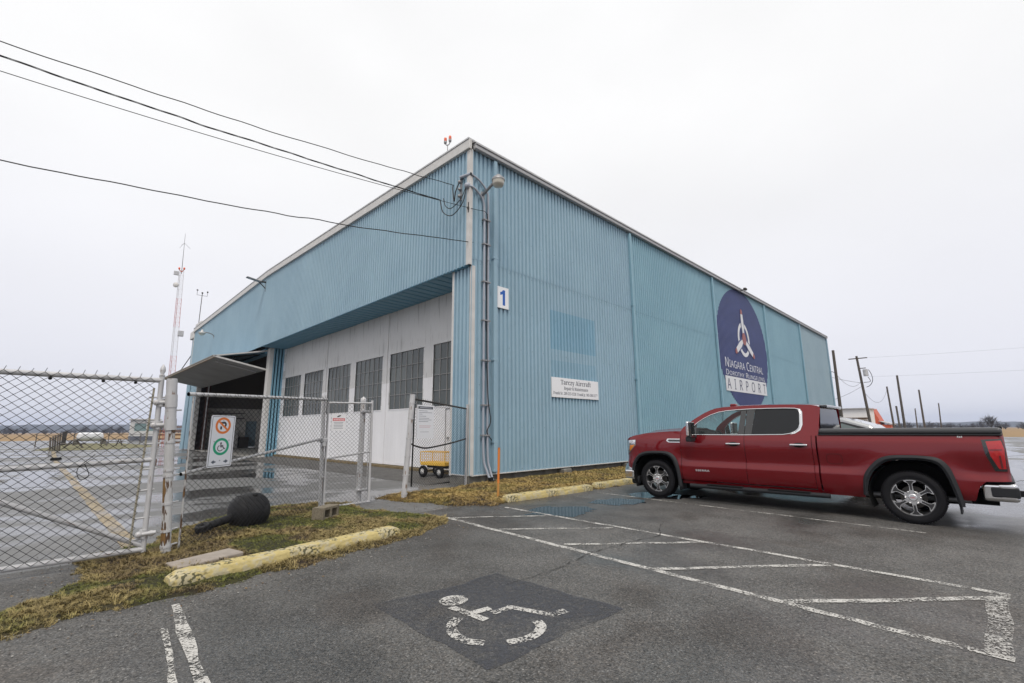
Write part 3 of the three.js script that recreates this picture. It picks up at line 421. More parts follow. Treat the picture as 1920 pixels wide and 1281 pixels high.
{ // folding door standing open: upper half out from the header, lower half folded back under it
  const fold = new THREE.Group(); fold.name = 'folding_door'; hangar.add(fold);
  const quad = (a, b, za, zb, t) => { const d = V(b[0] - a[0], b[1] - a[1], 0).normalize(), n = V(-d.y, d.x, 0).multiplyScalar(t); const s = shapeOf([[a[0], a[1]], [b[0], b[1]], [b[0] + n.x, b[1] + n.y], [a[0] + n.x, a[1] + n.y]]); const g = new THREE.ExtrudeGeometry(s, { depth: za - zb, bevelEnabled: false }); g.translate(0, 0, zb); return boxUV(g.toNonIndexed()); };
  const mUnder = std(0xffffff, 0.7, 0, { map: rep(tex(256, (u, v) => { const c = 0.27 + 0.1 * (fbm(u * 6, v * 6, 4, 390, 6, 6) - 0.5); return [c, c, c * 1.01]; }), 0.3) });
  part('upper_half', quad([0.6, 6.27], [-2.32, 5.66], -19.5, -35.1, 0.06), mBlue, fold);
  part('lower_half', quad([-2.28, 5.56], [0.38, 5.03], -19.5, -35.1, 0.05), mUnder, fold);
  part('edge_rail', [quad([-2.34, 5.545], [-2.24, 5.53], -19.48, -35.12, 0.05), quad([-2.35, 5.63], [-2.24, 5.65], -19.48, -35.12, 0.05)], std(0xffffff, 0.8, 0, { map: rep(tex(256, (u, v) => { const n = fbm(u * 24, v * 24, 4, 395, 24, 24); return [lerp(0.16, 0.5, n), lerp(0.11, 0.44, n), lerp(0.07, 0.36, n)]; }), 0.5) }), fold);
  part('end_rail', [quad([-2.3, 5.58], [0.4, 5.04], -19.42, -19.5, 0.09), quad([0.6, 6.29], [-2.34, 5.67], -19.42, -19.5, 0.07)], mTrim, fold);
  part('stiffener', [quad([-2.0, 5.44], [0.2, 5.0], -20.6, -20.68, 0.06)], mGalv, fold);
  for (let k = 0; k < 6; k++) part('truss_bar', [rod(V(-2.2, 5.62, -20.5 - k * 2.8), V(0.4, 6.1, -20.5 - k * 2.8), 0.03, 6), rod(V(-1.2, 5.42, -20.5 - k * 2.8), V(-1.0, 5.9, -20.5 - k * 2.8), 0.025, 6)], mSteelDark, fold);
}
{ // low white parapet box at the far end of the roof
  part('parapet_cap', [rbox(-0.2, 0.6, 10.1, 10.75, -37.6, -35.4, 0.05), rbox(-0.2, 0.5, 9.6, 10.3, -39.4, -37.95, 0.04)], mTrim, hangar);
  part('annex_wall', corrugated(37.96, 39.3, () => 0.05, () => 9.65, onFront(0.06)), mBlue, hangar);
  part('annex_side', box(0.1, 8, 0.05, 9.6, -39.3, -39.2), mBlue, hangar);
}
// signs on the long wall
const signBoard = (name, label, x0, x1, y0, y1, t, draw, pw, ph) => {
  const o = thing(name, label, 'sign', [(x0 + x1) / 2, y0, 0.05]);
  part('board', rbox(x0, x1, y0, y1, 0.062, 0.062 + t, 0.004), std(lin(0.74, 0.74, 0.74), 0.5), o);
  const g = new THREE.PlaneGeometry(x1 - x0 - 0.012, y1 - y0 - 0.012); g.translate((x0 + x1) / 2, (y0 + y1) / 2, 0.062 + t + 0.003);
  part('print', g, std(0xffffff, 0.5, 0, { map: canvasTex(pw, ph, draw) }), o); return o;
};
signBoard('number_sign', 'white square sign with blue number 1 high on the corrugated wall', 0.965, 1.455, 5.21, 5.90, 0.03, (c, w, h) => { c.fillStyle = '#e9ebee'; c.fillRect(0, 0, w, h); c.fillStyle = '#1358b0'; c.beginPath(); c.moveTo(w * 0.47, h * 0.13); c.lineTo(w * 0.68, h * 0.13); c.lineTo(w * 0.68, h * 0.86); c.lineTo(w * 0.46, h * 0.86); c.lineTo(w * 0.46, h * 0.34); c.lineTo(w * 0.24, h * 0.39); c.lineTo(w * 0.24, h * 0.25); c.quadraticCurveTo(w * 0.42, h * 0.24, w * 0.47, h * 0.13); c.fill(); }, 256, 360);
signBoard('business_sign', 'white board lettered Tarczy Aircraft with phone numbers on the blue wall', 3.46, 6.14, 2.57, 3.25, 0.03, (c, w, h) => { c.fillStyle = '#e8e9ec'; c.fillRect(0, 0, w, h); c.fillStyle = '#1c2236'; c.textAlign = 'center'; c.font = `bold ${h * 0.33}px serif`; c.fillText('Tarczy Aircraft', w / 2, h * 0.33, w * 0.66); c.font = `bold ${h * 0.22}px serif`; c.fillText('Repair & Maintenance', w / 2, h * 0.60, w * 0.52); c.font = `bold ${h * 0.2}px serif`; c.fillText('Frank Sr. 289-213-1528  Frank Jr. 905-380-2177', w / 2, h * 0.86, w * 0.95); }, 1024, 260);
{ // oval airport sign, mounted over a whole bay
  const o = thing('oval_sign', 'huge dark blue oval airport sign with white propeller emblem', 'sign', [22.1, 2.5, 0.05]);
  const cx = 22.12, cy = 6.36, rx = 4.22, ry = 3.82, N = 96;
  const ext = (shape, z, t) => { const g = new THREE.ExtrudeGeometry(shape, { depth: t, bevelEnabled: false, curveSegments: 40 }); g.translate(0, 0, z); return g; };
  const mNavy = std(0xffffff, 0.5, 0, { map: rep(tex(512, (u, v) => { const n = fbm(u * 6, v * 6, 5, 400, 6, 6), c = 0.92 + 0.25 * (n - 0.5); return [0.052 * c, 0.072 * c, 0.21 * c]; }), 1 / 5) });
  const mW = std(lin(0.70, 0.71, 0.74), 0.5), mRed = std(lin(0.30, 0.09, 0.09), 0.5), mNv = std(lin(0.05, 0.06, 0.16), 0.5);
  const eh = (u) => ry * Math.sqrt(Math.max(0, 1 - ((u - cx) / rx) ** 2));
  part('oval_board', corrugated(cx - rx, cx + rx, (u) => cy - eh(u), (u) => cy + eh(u), (u, y, n) => [u, y, n + 0.018]), mNavy, o);
  const z1 = 0.082, t1 = 0.006;
  const ring = shapeOf(Array.from({ length: 48 }, (_, k) => [22.15 + 0.98 * Math.cos(k / 48 * 6.2832), 6.98 + 1.1 * Math.sin(k / 48 * 6.2832)]), [Array.from({ length: 48 }, (_, k) => [22.15 + 0.74 * Math.cos(k / 48 * 6.2832), 6.98 + 0.86 * Math.sin(k / 48 * 6.2832)])]);
  part('emblem_ring', ext(ring, z1, t1), mW, o);
  const hub = [22.15, 7.02];
  for (const [ang, len] of [[92, 1.95], [212, 1.95], [327, 1.95]]) {
    const a = ang * Math.PI / 180, d = [Math.cos(a), Math.sin(a)], n = [-d[1], d[0]], P = (l, w) => [hub[0] + d[0] * l + n[0] * w, hub[1] + d[1] * l + n[1] * w];
    part('emblem_gap', ext(shapeOf([P(0.2, 0.26), P(1.3, 0.30), P(1.3, -0.30), P(0.2, -0.26)]), z1 + 0.008, t1), mNavy, o);
    part('emblem_blade', ext(shapeOf([P(0.25, 0.10), P(0.8, 0.19), P(len * 0.82, 0.17), P(len * 0.82, -0.17), P(0.8, -0.19), P(0.25, -0.10)]), z1 + 0.017, t1), mW, o);
    part('emblem_tip', ext(shapeOf([P(len * 0.825, 0.17), P(len * 0.95, 0.13), P(len, 0), P(len * 0.95, -0.13), P(len * 0.825, -0.17)]), z1 + 0.017, t1), mRed, o);
  }
  part('emblem_hub', ext(shapeOf(Array.from({ length: 32 }, (_, k) => [hub[0] + 0.32 * Math.cos(k / 32 * 6.2832), hub[1] + 0.4 * Math.sin(k / 32 * 6.2832)])), z1 + 0.026, 0.008), mRed, o);
  const small = (txt, x0, x1, y, H, dark) => {           // small capitals as flat print
    const W = 1400, h = 220; return [new THREE.PlaneGeometry(x1 - x0, H * 1.25).translate((x0 + x1) / 2, y + H * 0.5, z1 + 0.004), std(0xffffff, 0.5, 0, { transparent: true, map: canvasTex(W, h, (c) => { c.clearRect(0, 0, W, h); c.fillStyle = dark ? '#232a50' : '#d6d9e4'; c.textBaseline = 'alphabetic'; let x = 0; const parts = []; for (const wd of txt.split(' ')) { parts.push([wd[0], h * 0.96], [wd.slice(1), h * 0.76], [' ', h * 1.0]); } const fnt = (s) => `${s}px sans-serif`; let tot = 0; for (const [s, f] of parts) { c.font = fnt(f); tot += c.measureText(s).width; } c.font = fnt(h * 1.0); tot -= c.measureText(' ').width; c.save(); c.scale(W / tot, 1); for (const [s, f] of parts) { c.font = fnt(f); c.fillText(s, x, h * 0.87); x += c.measureText(s).width; } c.restore(); }) })];
  };
  { const [g, m] = small('NIAGARA CENTRAL', 18.7, 25.15, 4.99, 0.64); part('lettering', g, m, o); }
  { const [g, m] = small('DOROTHY RUNGELING', 18.72, 25.35, 4.53, 0.37); part('lettering', g, m, o); }
  part('white_band', ext(shapeOf([[18.62, 3.62], [25.5, 3.62], [25.5, 4.48], [18.62, 4.48]]), z1 - 0.003, 0.006), mW, o);
  part('lettering', new THREE.PlaneGeometry(6.7, 0.8).translate(22.06, 4.05, z1 + 0.008), std(0xffffff, 0.5, 0, { transparent: true, map: canvasTex(1400, 180, (c, w, h) => { c.clearRect(0, 0, w, h); c.fillStyle = '#2a3158'; c.font = `${h * 1.06}px sans-serif`; const s = 'AIRPORT'; let tot = 0; for (const q of s) tot += c.measureText(q).width; const gap = (w * 0.97 - tot) / 6; let x = w * 0.015; for (const q of s) { c.fillText(q, x, h * 0.89); x += c.measureText(q).width + gap; } }) }), o);
}
// ---------------------------------------------------------------- fixtures on the hangar
const mOrangeLens = phys(lin(0.75, 0.10, 0.02), 0.25, 0, { clearcoat: 1 }), mLampGlass = phys(lin(0.75, 0.72, 0.64), 0.25, 0, { transmission: 0.3, thickness: 0 }), mGreyMetal = std(lin(0.30, 0.30, 0.31), 0.5, 0.4), mPipe = std(lin(0.36, 0.39, 0.45), 0.5, 0.1), mCable = std(lin(0.014, 0.014, 0.018), 0.6);
{ // twin red obstruction lights above the rake
  const o = thing('obstruction_light', 'pair of orange obstruction lights on a short mast above the roof corner', 'beacon', [-0.1, 10.4, -1.2]);
  part('mast', rod(V(-0.1, 10.4, -1.2), V(-0.1, 10.87, -1.2), 0.014, 8), mGreyMetal, o);
  part('bracket', tube(curve([[-0.155, 10.92, -1.255], [-0.13, 10.86, -1.23], [-0.1, 10.85, -1.2], [-0.06, 10.9, -1.16], [-0.045, 10.99, -1.145]], 14), 0.018, 8), mGreyMetal, o);
  for (const [x, y, z] of [[-0.155, 10.9, -1.255], [-0.045, 10.97, -1.145]]) { part('lamp_base', lathe([[0, 0], [0.038, 0], [0.05, 0.04], [0.05, 0.085], [0.036, 0.1]], 14, V(0, 1, 0), V(x, y, z)), mGreyMetal, o); part('lens', lathe([[0.044, 0.09], [0.05, 0.11], [0.05, 0.19], [0.036, 0.225], [0, 0.235]], 14, V(0, 1, 0), V(x, y, z)), mOrangeLens, o); }
}
{ // lamp on an arm by the corner
  const o = thing('wall_lamp', 'grey barn lamp on a straight arm near the roof corner', 'lamp', [0.36, 8.6, 0.05]);
  part('arm', tube([V(0.36, 8.72, 0.05), V(0.22, 8.88, 0.9)], 0.055, 4), mGreyMetal, o); part('wall_plate', rbox(0.28, 0.44, 8.6, 8.84, 0.04, 0.075, 0.01), mGreyMetal, o);
  part('hood', lathe([[0, 0.2], [0.06, 0.19], [0.08, 0.15], [0.13, 0.12], [0.19, 0.06], [0.195, 0.0]], 20, V(0, 1, 0), V(0.18, 8.77, 0.98)), mGreyMetal, o);
  part('glass', lathe([[0.18, 0.01], [0.17, -0.1], [0.14, -0.17], [0, -0.2]], 20, V(0, 1, 0), V(0.18, 8.77, 0.98)), mLampGlass, o);
}
{ // conduits
  const o = thing('service_conduit', 'two grey electrical conduits running up beside the white corner trim', 'conduit', [0.48, 0, 0.12]);
  part('pipe', tube(curve([[0.53, 0.12, 0.3], [0.47, 0.35, 0.2], [0.40, 0.9, 0.12], [0.40, 3, 0.11], [0.40, 6, 0.11], [0.40, 8.0, 0.11], [0.34, 8.5, 0.12], [0.12, 8.72, 0.12], [-0.08, 8.82, 0.11], [-0.2, 8.86, 0.02]], 60), 0.036, 10), mPipe, o);
  part('pipe', tube(curve([[0.64, 0.05, 0.3], [0.60, 0.4, 0.18], [0.56, 0.9, 0.12], [0.56, 3, 0.11], [0.56, 6, 0.11], [0.56, 8.3, 0.11], [0.5, 8.85, 0.12], [0.2, 9.12, 0.12], [-0.12, 9.24, 0.1]], 60), 0.033, 10), mPipe, o);
  for (const y of [1.35, 2.2, 3.5, 4.7, 5.9, 7.1, 7.9]) part('strap', box(0.33, 0.63, y - 0.02, y + 0.02, 0.05, 0.165), mGreyMetal, o);
  for (const [x, y] of [[0.40, 2.9], [0.56, 4.6], [0.40, 5.3], [0.56, 6.6]]) part('coupling', rod(V(x, y, 0.11), V(x, y + 0.14, 0.11), 0.044, 10), mPipe, o);
  part('boot', [rod(V(0.54, -0.02, 0.31), V(0.53, 0.2, 0.29), 0.075, 10), rod(V(0.645, -0.02, 0.31), V(0.64, 0.12, 0.3), 0.06, 10)], mBlack, o);
  part('weatherhead', [ball(-0.2, 8.86, 0.0, 0.1, 1), rod(V(-0.14, 9.24, 0.1), V(-0.22, 9.26, -0.32), 0.05, 8)], mPipe, o);
  part('black_cable', tube(curve([[0.48, 8.1, 0.16], [0.50, 7, 0.13], [0.47, 6.2, 0.15], [0.5, 5, 0.13], [0.5, 3.6, 0.15], [0.53, 2.4, 0.17], [0.6, 1.75, 0.2], [0.5, 1.45, 0.16], [0.72, 1.2, 0.12]], 50), 0.016, 6), mCable, o);
  part('insulator_rack', [box(-0.2, -0.145, 8.5, 9.3, -0.36, -0.3), ...[8.62, 8.85, 9.1].map((y) => lathe([[0, -0.06], [0.04, -0.05], [0.055, 0], [0.04, 0.05], [0, 0.06]], 12, V(1, 0, 0), V(-0.24, y, -0.33)))], mGreyMetal, o);
  part('splice_cables', [tube(curve([[-0.22, 8.84, -0.02], [-0.3, 8.3, -0.1], [-0.38, 8.0, -0.5], [-0.4, 8.25, -0.95], [-0.4, 8.7, -1.12]], 26), 0.016, 6), tube(curve([[-0.22, 8.82, -0.05], [-0.34, 8.42, -0.15], [-0.42, 8.22, -0.5], [-0.42, 8.4, -0.8], [-0.4, 8.72, -0.95]], 26), 0.014, 6), tube(curve([[-0.22, 9.2, -0.3], [-0.32, 8.8, -0.42], [-0.3, 8.5, -0.52], [-0.3, 8.9, -0.6], [-0.28, 9.1, -0.62]], 20), 0.02, 6)], mCable, o);
  part('clamp', [box(-0.17, -0.15, 7.98, 8.32, 0.0, 0.05), box(-0.2, -0.17, 8.08, 8.16, 0.0, 0.06)], mSteelDark, o);
}
{ // overhead lines from the pole beyond the gate
  const P = thing('utility_pole', 'tall brown wooden utility pole carrying the hangar service wires', 'pole', [-14.2, 0, -3.4], 'wooden utility poles');
  const mWood = std(0xffffff, 0.85, 0, { map: rep(tex(256, (u, v) => { const n = fbm(u * 20, v * 3, 4, 410, 20, 3); return [lerp(0.05, 0.13, n), lerp(0.042, 0.11, n), lerp(0.036, 0.09, n)]; }), 2, 0.2) });
  part('pole_shaft', tube([V(-14.2, 0, -3.4), V(-14.2, 11, -3.4)], (t) => 0.16 - 0.04 * t, 10), mWood, P);
  const w = (a, b, sag, r, kink, n = 40, seed = 1) => Array.from({ length: n + 1 }, (_, i) => { const t = i / n, q = V(...a).lerp(V(...b), t); q.y -= 4 * sag * t * (1 - t); q.y += kink * (vnoise(t * 26, seed, 3) - 0.5) * smooth(0, 0.1, t); q.z += kink * (vnoise(t * 22, seed + 5, 3) - 0.5); return q; });
  const a1 = [-0.28, 9.08, -0.6], e1 = [-14.0, 9.33, -3.2], a2 = [-0.4, 8.72, -1.1], e2 = [-14.0, 9.20, -3.35], a3 = [-0.18, 8.13, 0.03], e3 = [-14.0, 8.82, -3.4], a4 = [0.0, 7.05, 0.09], e4 = [-14.0, 6.78, -3.45];
  single('overhead_wire', tube(w(a1, e1, 0.2, 0.015, 0.05, 60, 2), 0.0125, 6), mCable, 'topmost black overhead wire running to the roof corner', 'wire', 'service wires');
  const twist = (ph) => w(a2, e2, 0.15, 0.015, 0.03, 90, 4).map((p, i) => p.clone().add(V(0, 0.013 * Math.sin(i * 0.4 + ph), 0.013 * Math.cos(i * 0.4 + ph))));
  single('overhead_wire', [tube(twist(0), 0.0085, 6), tube(twist(2.1), 0.0085, 6), tube(twist(4.2), 0.0085, 6)], mCable, 'thick twisted bundle of black overhead wires ending in a drip loop', 'wire', 'service wires');
  single('overhead_wire', [tube(w(a3, e3, 0.2, 0.012, 0.0, 40, 6), 0.0095, 6), tube(curve([[-0.17, 8.12, 0.05], [0.1, 8.1, 0.16], [0.35, 8.12, 0.2], [0.5, 7.98, 0.16]], 14), 0.0095, 6)], mCable, 'thin straight overhead wire clamped to the white corner trim', 'wire', 'service wires');
  single('overhead_wire', tube(w(a4, e4, 0.28, 0.015, 0.06, 60, 8), 0.013, 6), mCable, 'lowest black overhead wire, tied low on the corner trim', 'wire', 'service wires');
  // right-hand poles far along the yard
  const poles = [['thick dark wooden pole just past the far hangar corner', 50.55, -0.56, 50.56, -0.5, 9.66, 0.15], ['leaning wooden pole with grey transformer drum and wires', 65.9, -0.3, 65.71, -0.8, 10.68, 0.15], ['bare leaning pole right of the orange barn', 100.86, -2.0, 100.82, -2.17, 8.91, 0.15], ['tall bare pole joined at its foot by a short prop', 86.07, 0.93, 86.07, 0.98, 9.57, 0.16], ['shortest far pole between two taller bare poles', 141.0, -2.2, 141.02, -2.02, 6.01, 0.13], ['slim bare pole second from the right of the row', 106.2, 1.75, 106.22, 1.81, 8.37, 0.15], ['rightmost thin bare pole above the truck bed cover', 151.28, 1.5, 151.31, 1.82, 7.49, 0.14]];
  poles.forEach(([label, x0, z0, x1, z1, h, r], i) => {
    const o = thing('utility_pole', label, 'pole', [x0, 0, z0], 'wooden utility poles');
    part('pole_shaft', tube([V(x0, 0, z0), V(x1, h, z1)], (t) => r * (1.15 - 0.3 * t), 8), mWood, o);
    if (i === 1) {
      part('transformer', [rod(V(x1 - 0.2, 8.0, z1 + 0.75), V(x1 - 0.2, 8.85, z1 + 0.72), 0.27, 12)], mGalv, o);
      part('crossarm', [box(x1 - 0.05, x1 + 0.05, 10.3, 10.42, z1 - 0.9, z1 + 1.1), box(x1 - 0.05, x1 + 0.05, 9.0, 9.1, z1, z1 + 0.8)], mWood, o);
      part('jumper_cables', [tube(curve([[65.6, 8.8, 0.25], [65.5, 8.2, 0.5], [65.5, 7.4, 0.55], [65.6, 6.8, 0.2], [65.7, 6.6, -0.2]], 16), 0.035, 5), tube(curve([[65.6, 7.9, 0.1], [65.5, 7.3, 0.3], [65.6, 7.2, -0.4]], 12), 0.035, 5)], mCable, o);
    }
    if (i === 3) part('prop', rod(V(85.5, 0, 0.4), V(86.0, 4.8, 0.3), 0.13, 7), mWood, o);
    if (i === 0) part('pole_bracket', [tube(curve([[50.5, 7.2, -0.5], [50.4, 7.4, -0.95], [50.4, 6.9, -1.1]], 10), 0.03, 5)], mCable, o);
  });
  const line = (a, b, sag, r, label) => single('overhead_wire', tube(Array.from({ length: 21 }, (_, i) => { const t = i / 20, q = V(...a).lerp(V(...b), t); q.y -= 4 * sag * t * (1 - t); return q; }), r, 4), mCable, label, 'wire', 'distant yard wires');
  line([50.55, 7.1, -0.5], [65.7, 7.3, -0.75], 0.9, 0.018, 'sagging wire between the hangar-end pole and the transformer pole');
  line([65.7, 6.5, -0.75], [100.8, 8.6, -2.15], 2.2, 0.02, 'deep sagging wire from transformer pole to the barn-side pole');
  line([65.7, 10.35, 0.2], [70, 10.6, 40], 0.4, 0.006, 'upper faint wire crossing the sky at the right');
  line([65.7, 7.9, 0.2], [70, 8.1, 40], 0.4, 0.006, 'lower faint wire crossing the sky at the right');
  line([44.9, 7.0, -1.5], [65.7, 7.2, -0.75], 0.15, 0.018, 'level wire leaving the far end of the hangar');
  line([44.9, 3.6, -2.0], [65.7, 6.7, -0.75], 0.3, 0.018, 'slanting wire rising from the hangar end to transformer pole');
}
{ // gooseneck lamp, flood lamp, sign lamp
  const o = thing('wall_lamp', 'white gooseneck lamp on the far end of the front wall', 'lamp', [-0.13, 8.2, -30.8]);
  part('arm', tube(curve([[-0.12, 8.45, -30.6], [-0.22, 8.75, -30.6], [-0.55, 8.88, -30.6], [-0.95, 8.88, -30.6]], 20), 0.035, 8), mGreyMetal, o);
  part('hood', lathe([[0, 0.22], [0.07, 0.2], [0.08, 0.06], [0.26, -0.03], [0.26, -0.05]], 16, V(0, 1, 0), V(-0.95, 8.86, -30.6)), mTrim, o);
  part('glass', lathe([[0.21, -0.045], [0.19, -0.16], [0.1, -0.23], [0, -0.24]], 16, V(0, 1, 0), V(-0.95, 8.86, -30.6)), mLampGlass, o);
  const f = thing('flood_lamp', 'flat dark flood lamp on the front wall below the ridge', 'lamp', [-0.13, 9.7, -19.1]);
  part('bracket', [rod(V(-0.12, 9.85, -19.1), V(-0.5, 10.2, -19.1), 0.03, 6), rod(V(-0.12, 10.28, -19.1), V(-0.5, 10.25, -19.1), 0.05, 6), box(-0.15, -0.1, 9.7, 10.4, -19.2, -19.0)], mSteelDark, f);
  part('head', (() => { const g = new RoundedBoxGeometry(0.8, 0.06, 0.3, 2, 0.025); g.rotateZ(-0.16); g.translate(-0.82, 10.30, -19.1); return g; })(), mGreyMetal, f);
  const s = thing('sign_lamp', 'small dark floodlight above the oval sign under the gutter', 'lamp', [22.05, 10.0, 0.1]);
  part('bracket', [rod(V(22.05, 10.14, 0.17), V(22.05, 10.2, 0.5), 0.03, 6)], mSteelDark, s); part('head', rbox(21.9, 22.2, 10.12, 10.26, 0.42, 0.58, 0.03), mSteelDark, s);
}
{ // lattice antenna tower behind the far corner
  const o = thing('antenna_tower', 'slender red and white lattice antenna tower beyond the hangar', 'tower', [0.3, 0, -49]);
  const bx = 0.42, bz = -49.05, mR = std(lin(0.45, 0.10, 0.09), 0.5), mWh = std(lin(0.55, 0.54, 0.55), 0.5);
  const leg = (k, y) => { const a = k * 2.0944 + 0.4, r = 0.36 - 0.006 * y; return V(bx - 0.03 * y + r * Math.cos(a), y, bz + r * Math.sin(a)); };
  for (let s = 0; s < 6; s++) { const y0 = s * 3.1, y1 = (s + 1) * 3.1, m = s % 2 ? mWh : mR; for (let k = 0; k < 3; k++) { part('leg', rod(leg(k, y0), leg(k, y1), 0.02, 5), m, o); const br = []; for (let i = 0; i < 6; i++) { const a = y0 + i * 3.1 / 6, b = a + 3.1 / 6; br.push(rod(leg(k, a), leg((k + 1) % 3, b), 0.008, 4), rod(leg((k + 1) % 3, b), leg(k, b), 0.007, 4)); } part('bracing', br, m, o); } }
  part('whip_antenna', [tube([V(bx - 0.5, 18.3, bz), V(bx - 0.62, 22.9, bz)], (t) => 0.03 - 0.018 * t, 6), ...[0, 1, 2].map((k) => rod(V(bx - 0.6, 21.8, bz), V(bx - 0.6 + 0.6 * Math.cos(k * 2.1), 21.3, bz + 0.6 * Math.sin(k * 2.1)), 0.012, 4))], mSteelDark, o);
  for (const [dx, dz] of [[-0.35, 0.3], [-0.75, 0]]) part('red_lamp', [ball(bx + dx, 18.85, bz + dz, 0.1, 1.5, 8), rod(V(bx - 0.5, 18.5, bz), V(bx + dx, 18.75, bz + dz), 0.04, 5)], mOrangeLens, o);
  part('dish', lathe([[0, 0], [0.16, 0.02], [0.27, 0.08], [0.27, 0.2], [0, 0.24]], 16, V(-0.7, 0, 0.7), V(bx - 0.8, 16.9, bz + 0.2)), mTrim, o);
  part('panel_antenna', rbox(bx - 1.2, bx - 0.75, 18.0, 18.45, bz + 0.1, bz + 0.25, 0.04), mGalv, o); part('panel_antenna', rbox(bx - 0.2, bx + 0.3, 11.4, 12, bz + 0.3, bz + 0.6, 0.05), mGalv, o);
  part('wall_stay', [rod(V(bx, 7.3, bz), V(0.5, 7.3, -39.4), 0.05, 6), rod(V(0.5, 9.2, -39.4), V(bx, 7.4, bz + 3), 0.04, 6)], mSteelDark, o);
  const w = thing('weather_mast', 'thin mast with spinning-cup wind gauge on the far roof end', 'mast', [0.2, 10.2, -38.7]);
  part('mast', rod(V(0.2, 10.25, -38.7), V(0.2, 13.9, -38.7), 0.028, 6), mSteelDark, w);
  part('wind_gauge', [rod(V(-0.2, 13.7, -38.7), V(0.6, 13.7, -38.7), 0.015, 5), rod(V(-0.2, 13.7, -38.7), V(-0.2, 14.1, -38.7), 0.015, 5), rod(V(0.6, 13.7, -38.7), V(0.6, 14.0, -38.7), 0.015, 5), ball(-0.2, 14.15, -38.7, 0.08, 0.8, 8), ball(0.6, 14.1, -38.7, 0.07, 1.2, 8), ball(0.2, 13.95, -38.7, 0.08, 1, 8)], mSteelDark, w);
}
// ---------------------------------------------------------------- chain-link fence and gates
const mWire = phys(lin(0.030, 0.030, 0.033), 0.6, 0, { specularIntensity: 0.4 }), mWireLight = std(lin(0.13, 0.13, 0.135), 0.55, 0.2);
const tPost = tex(512, (u, v) => { const n = fbm(u * 6, v * 10, 5, 420, 6, 10), r = 0.8 * smooth(0.74, 0.80, fbm(u * 12, v * 5, 4, 424, 12, 5)), c = 0.51 + 0.16 * (n - 0.5); return [lerp(c, 0.16, r), lerp(c, 0.085, r), lerp(c * 1.02, 0.04, r)]; });
const mGate = std(0xffffff, 0.5, 0.15, { map: rep(tPost, 3, 0.7) }), mGateRust = std(0xffffff, 0.7, 0.1, { map: rep(tex(512, (u, v) => { const n = fbm(u * 5, v * 9, 5, 430, 5, 9), q = fbm(u * 30, v * 30, 3, 431, 30, 30), r = smooth(0.50, 0.56, n * 0.7 + q * 0.3), k = smooth(0.6, 0.64, n); const c = 0.48 + 0.12 * (q - 0.5); return [lerp(lerp(c, 0.09, r), 0.3, k * r * q), lerp(lerp(c, 0.05, r), 0.17, k * r * q), lerp(lerp(c, 0.028, r), 0.05, k * r * q)]; }), 2.2, 0.42) });
const mBarTan = std(lin(0.36, 0.33, 0.25), 0.6, 0.1);
function chainLink(A, B, y0, y1, w = 0.098, h = 0.096, r = 0.0022, tip = 0, y0b = y0, y1b = y1) {
  const d = V(B[0] - A[0], 0, B[1] - A[1]), L = d.length(); d.normalize(); const nrm = V(-d.z, 0, d.x), out = [], R = mulberry(Math.round(L * 1000)), n = Math.ceil(L / w), rows = Math.round((y1 - y0) / (h / 2));
  const bulge = (u, y) => 0.012 * (fbm(u * 2, y * 2, 2, 8) - 0.5);
  for (let i = 0; i < n; i++) {
    const pts = [];
    for (let j = 0; j <= rows; j++) {
      const side = (i + j) % 2, t = j / rows; let u = (i + side) * w; const ue = Math.min(u, L); const f = ue / L, ya = lerp(y0, y0b, f), yb = lerp(y1, y1b, f), y = lerp(ya, yb, t);
      const bend = bulge(ue, y), nz = (side ? 1 : -1) * 0.0016 + bend;
      const kx = side ? -0.25 : 0.25, ky = h / 2 * 0.13;           // short turn where two wires hook round each other
      for (const s of j === 0 ? [1] : j === rows ? [-1] : [-1, 1]) pts.push(V(A[0] + d.x * (ue + kx * r * 2) + nrm.x * (nz + s * 0.001), y + s * ky * 0.35, A[1] + d.z * (ue + kx * r * 2) + nrm.z * (nz + s * 0.001)));
    }
    if (tip && (i % 2 === 0)) { const p = pts[pts.length - 1], q = pts[pts.length - 2]; pts.push(V(p.x + (p.x - q.x) * 0.3, p.y + tip * (0.7 + 0.6 * R()), p.z + (p.z - q.z) * 0.3)); }
    out.push(tube(pts, r, 4, false, false));
  }
  return out;
}
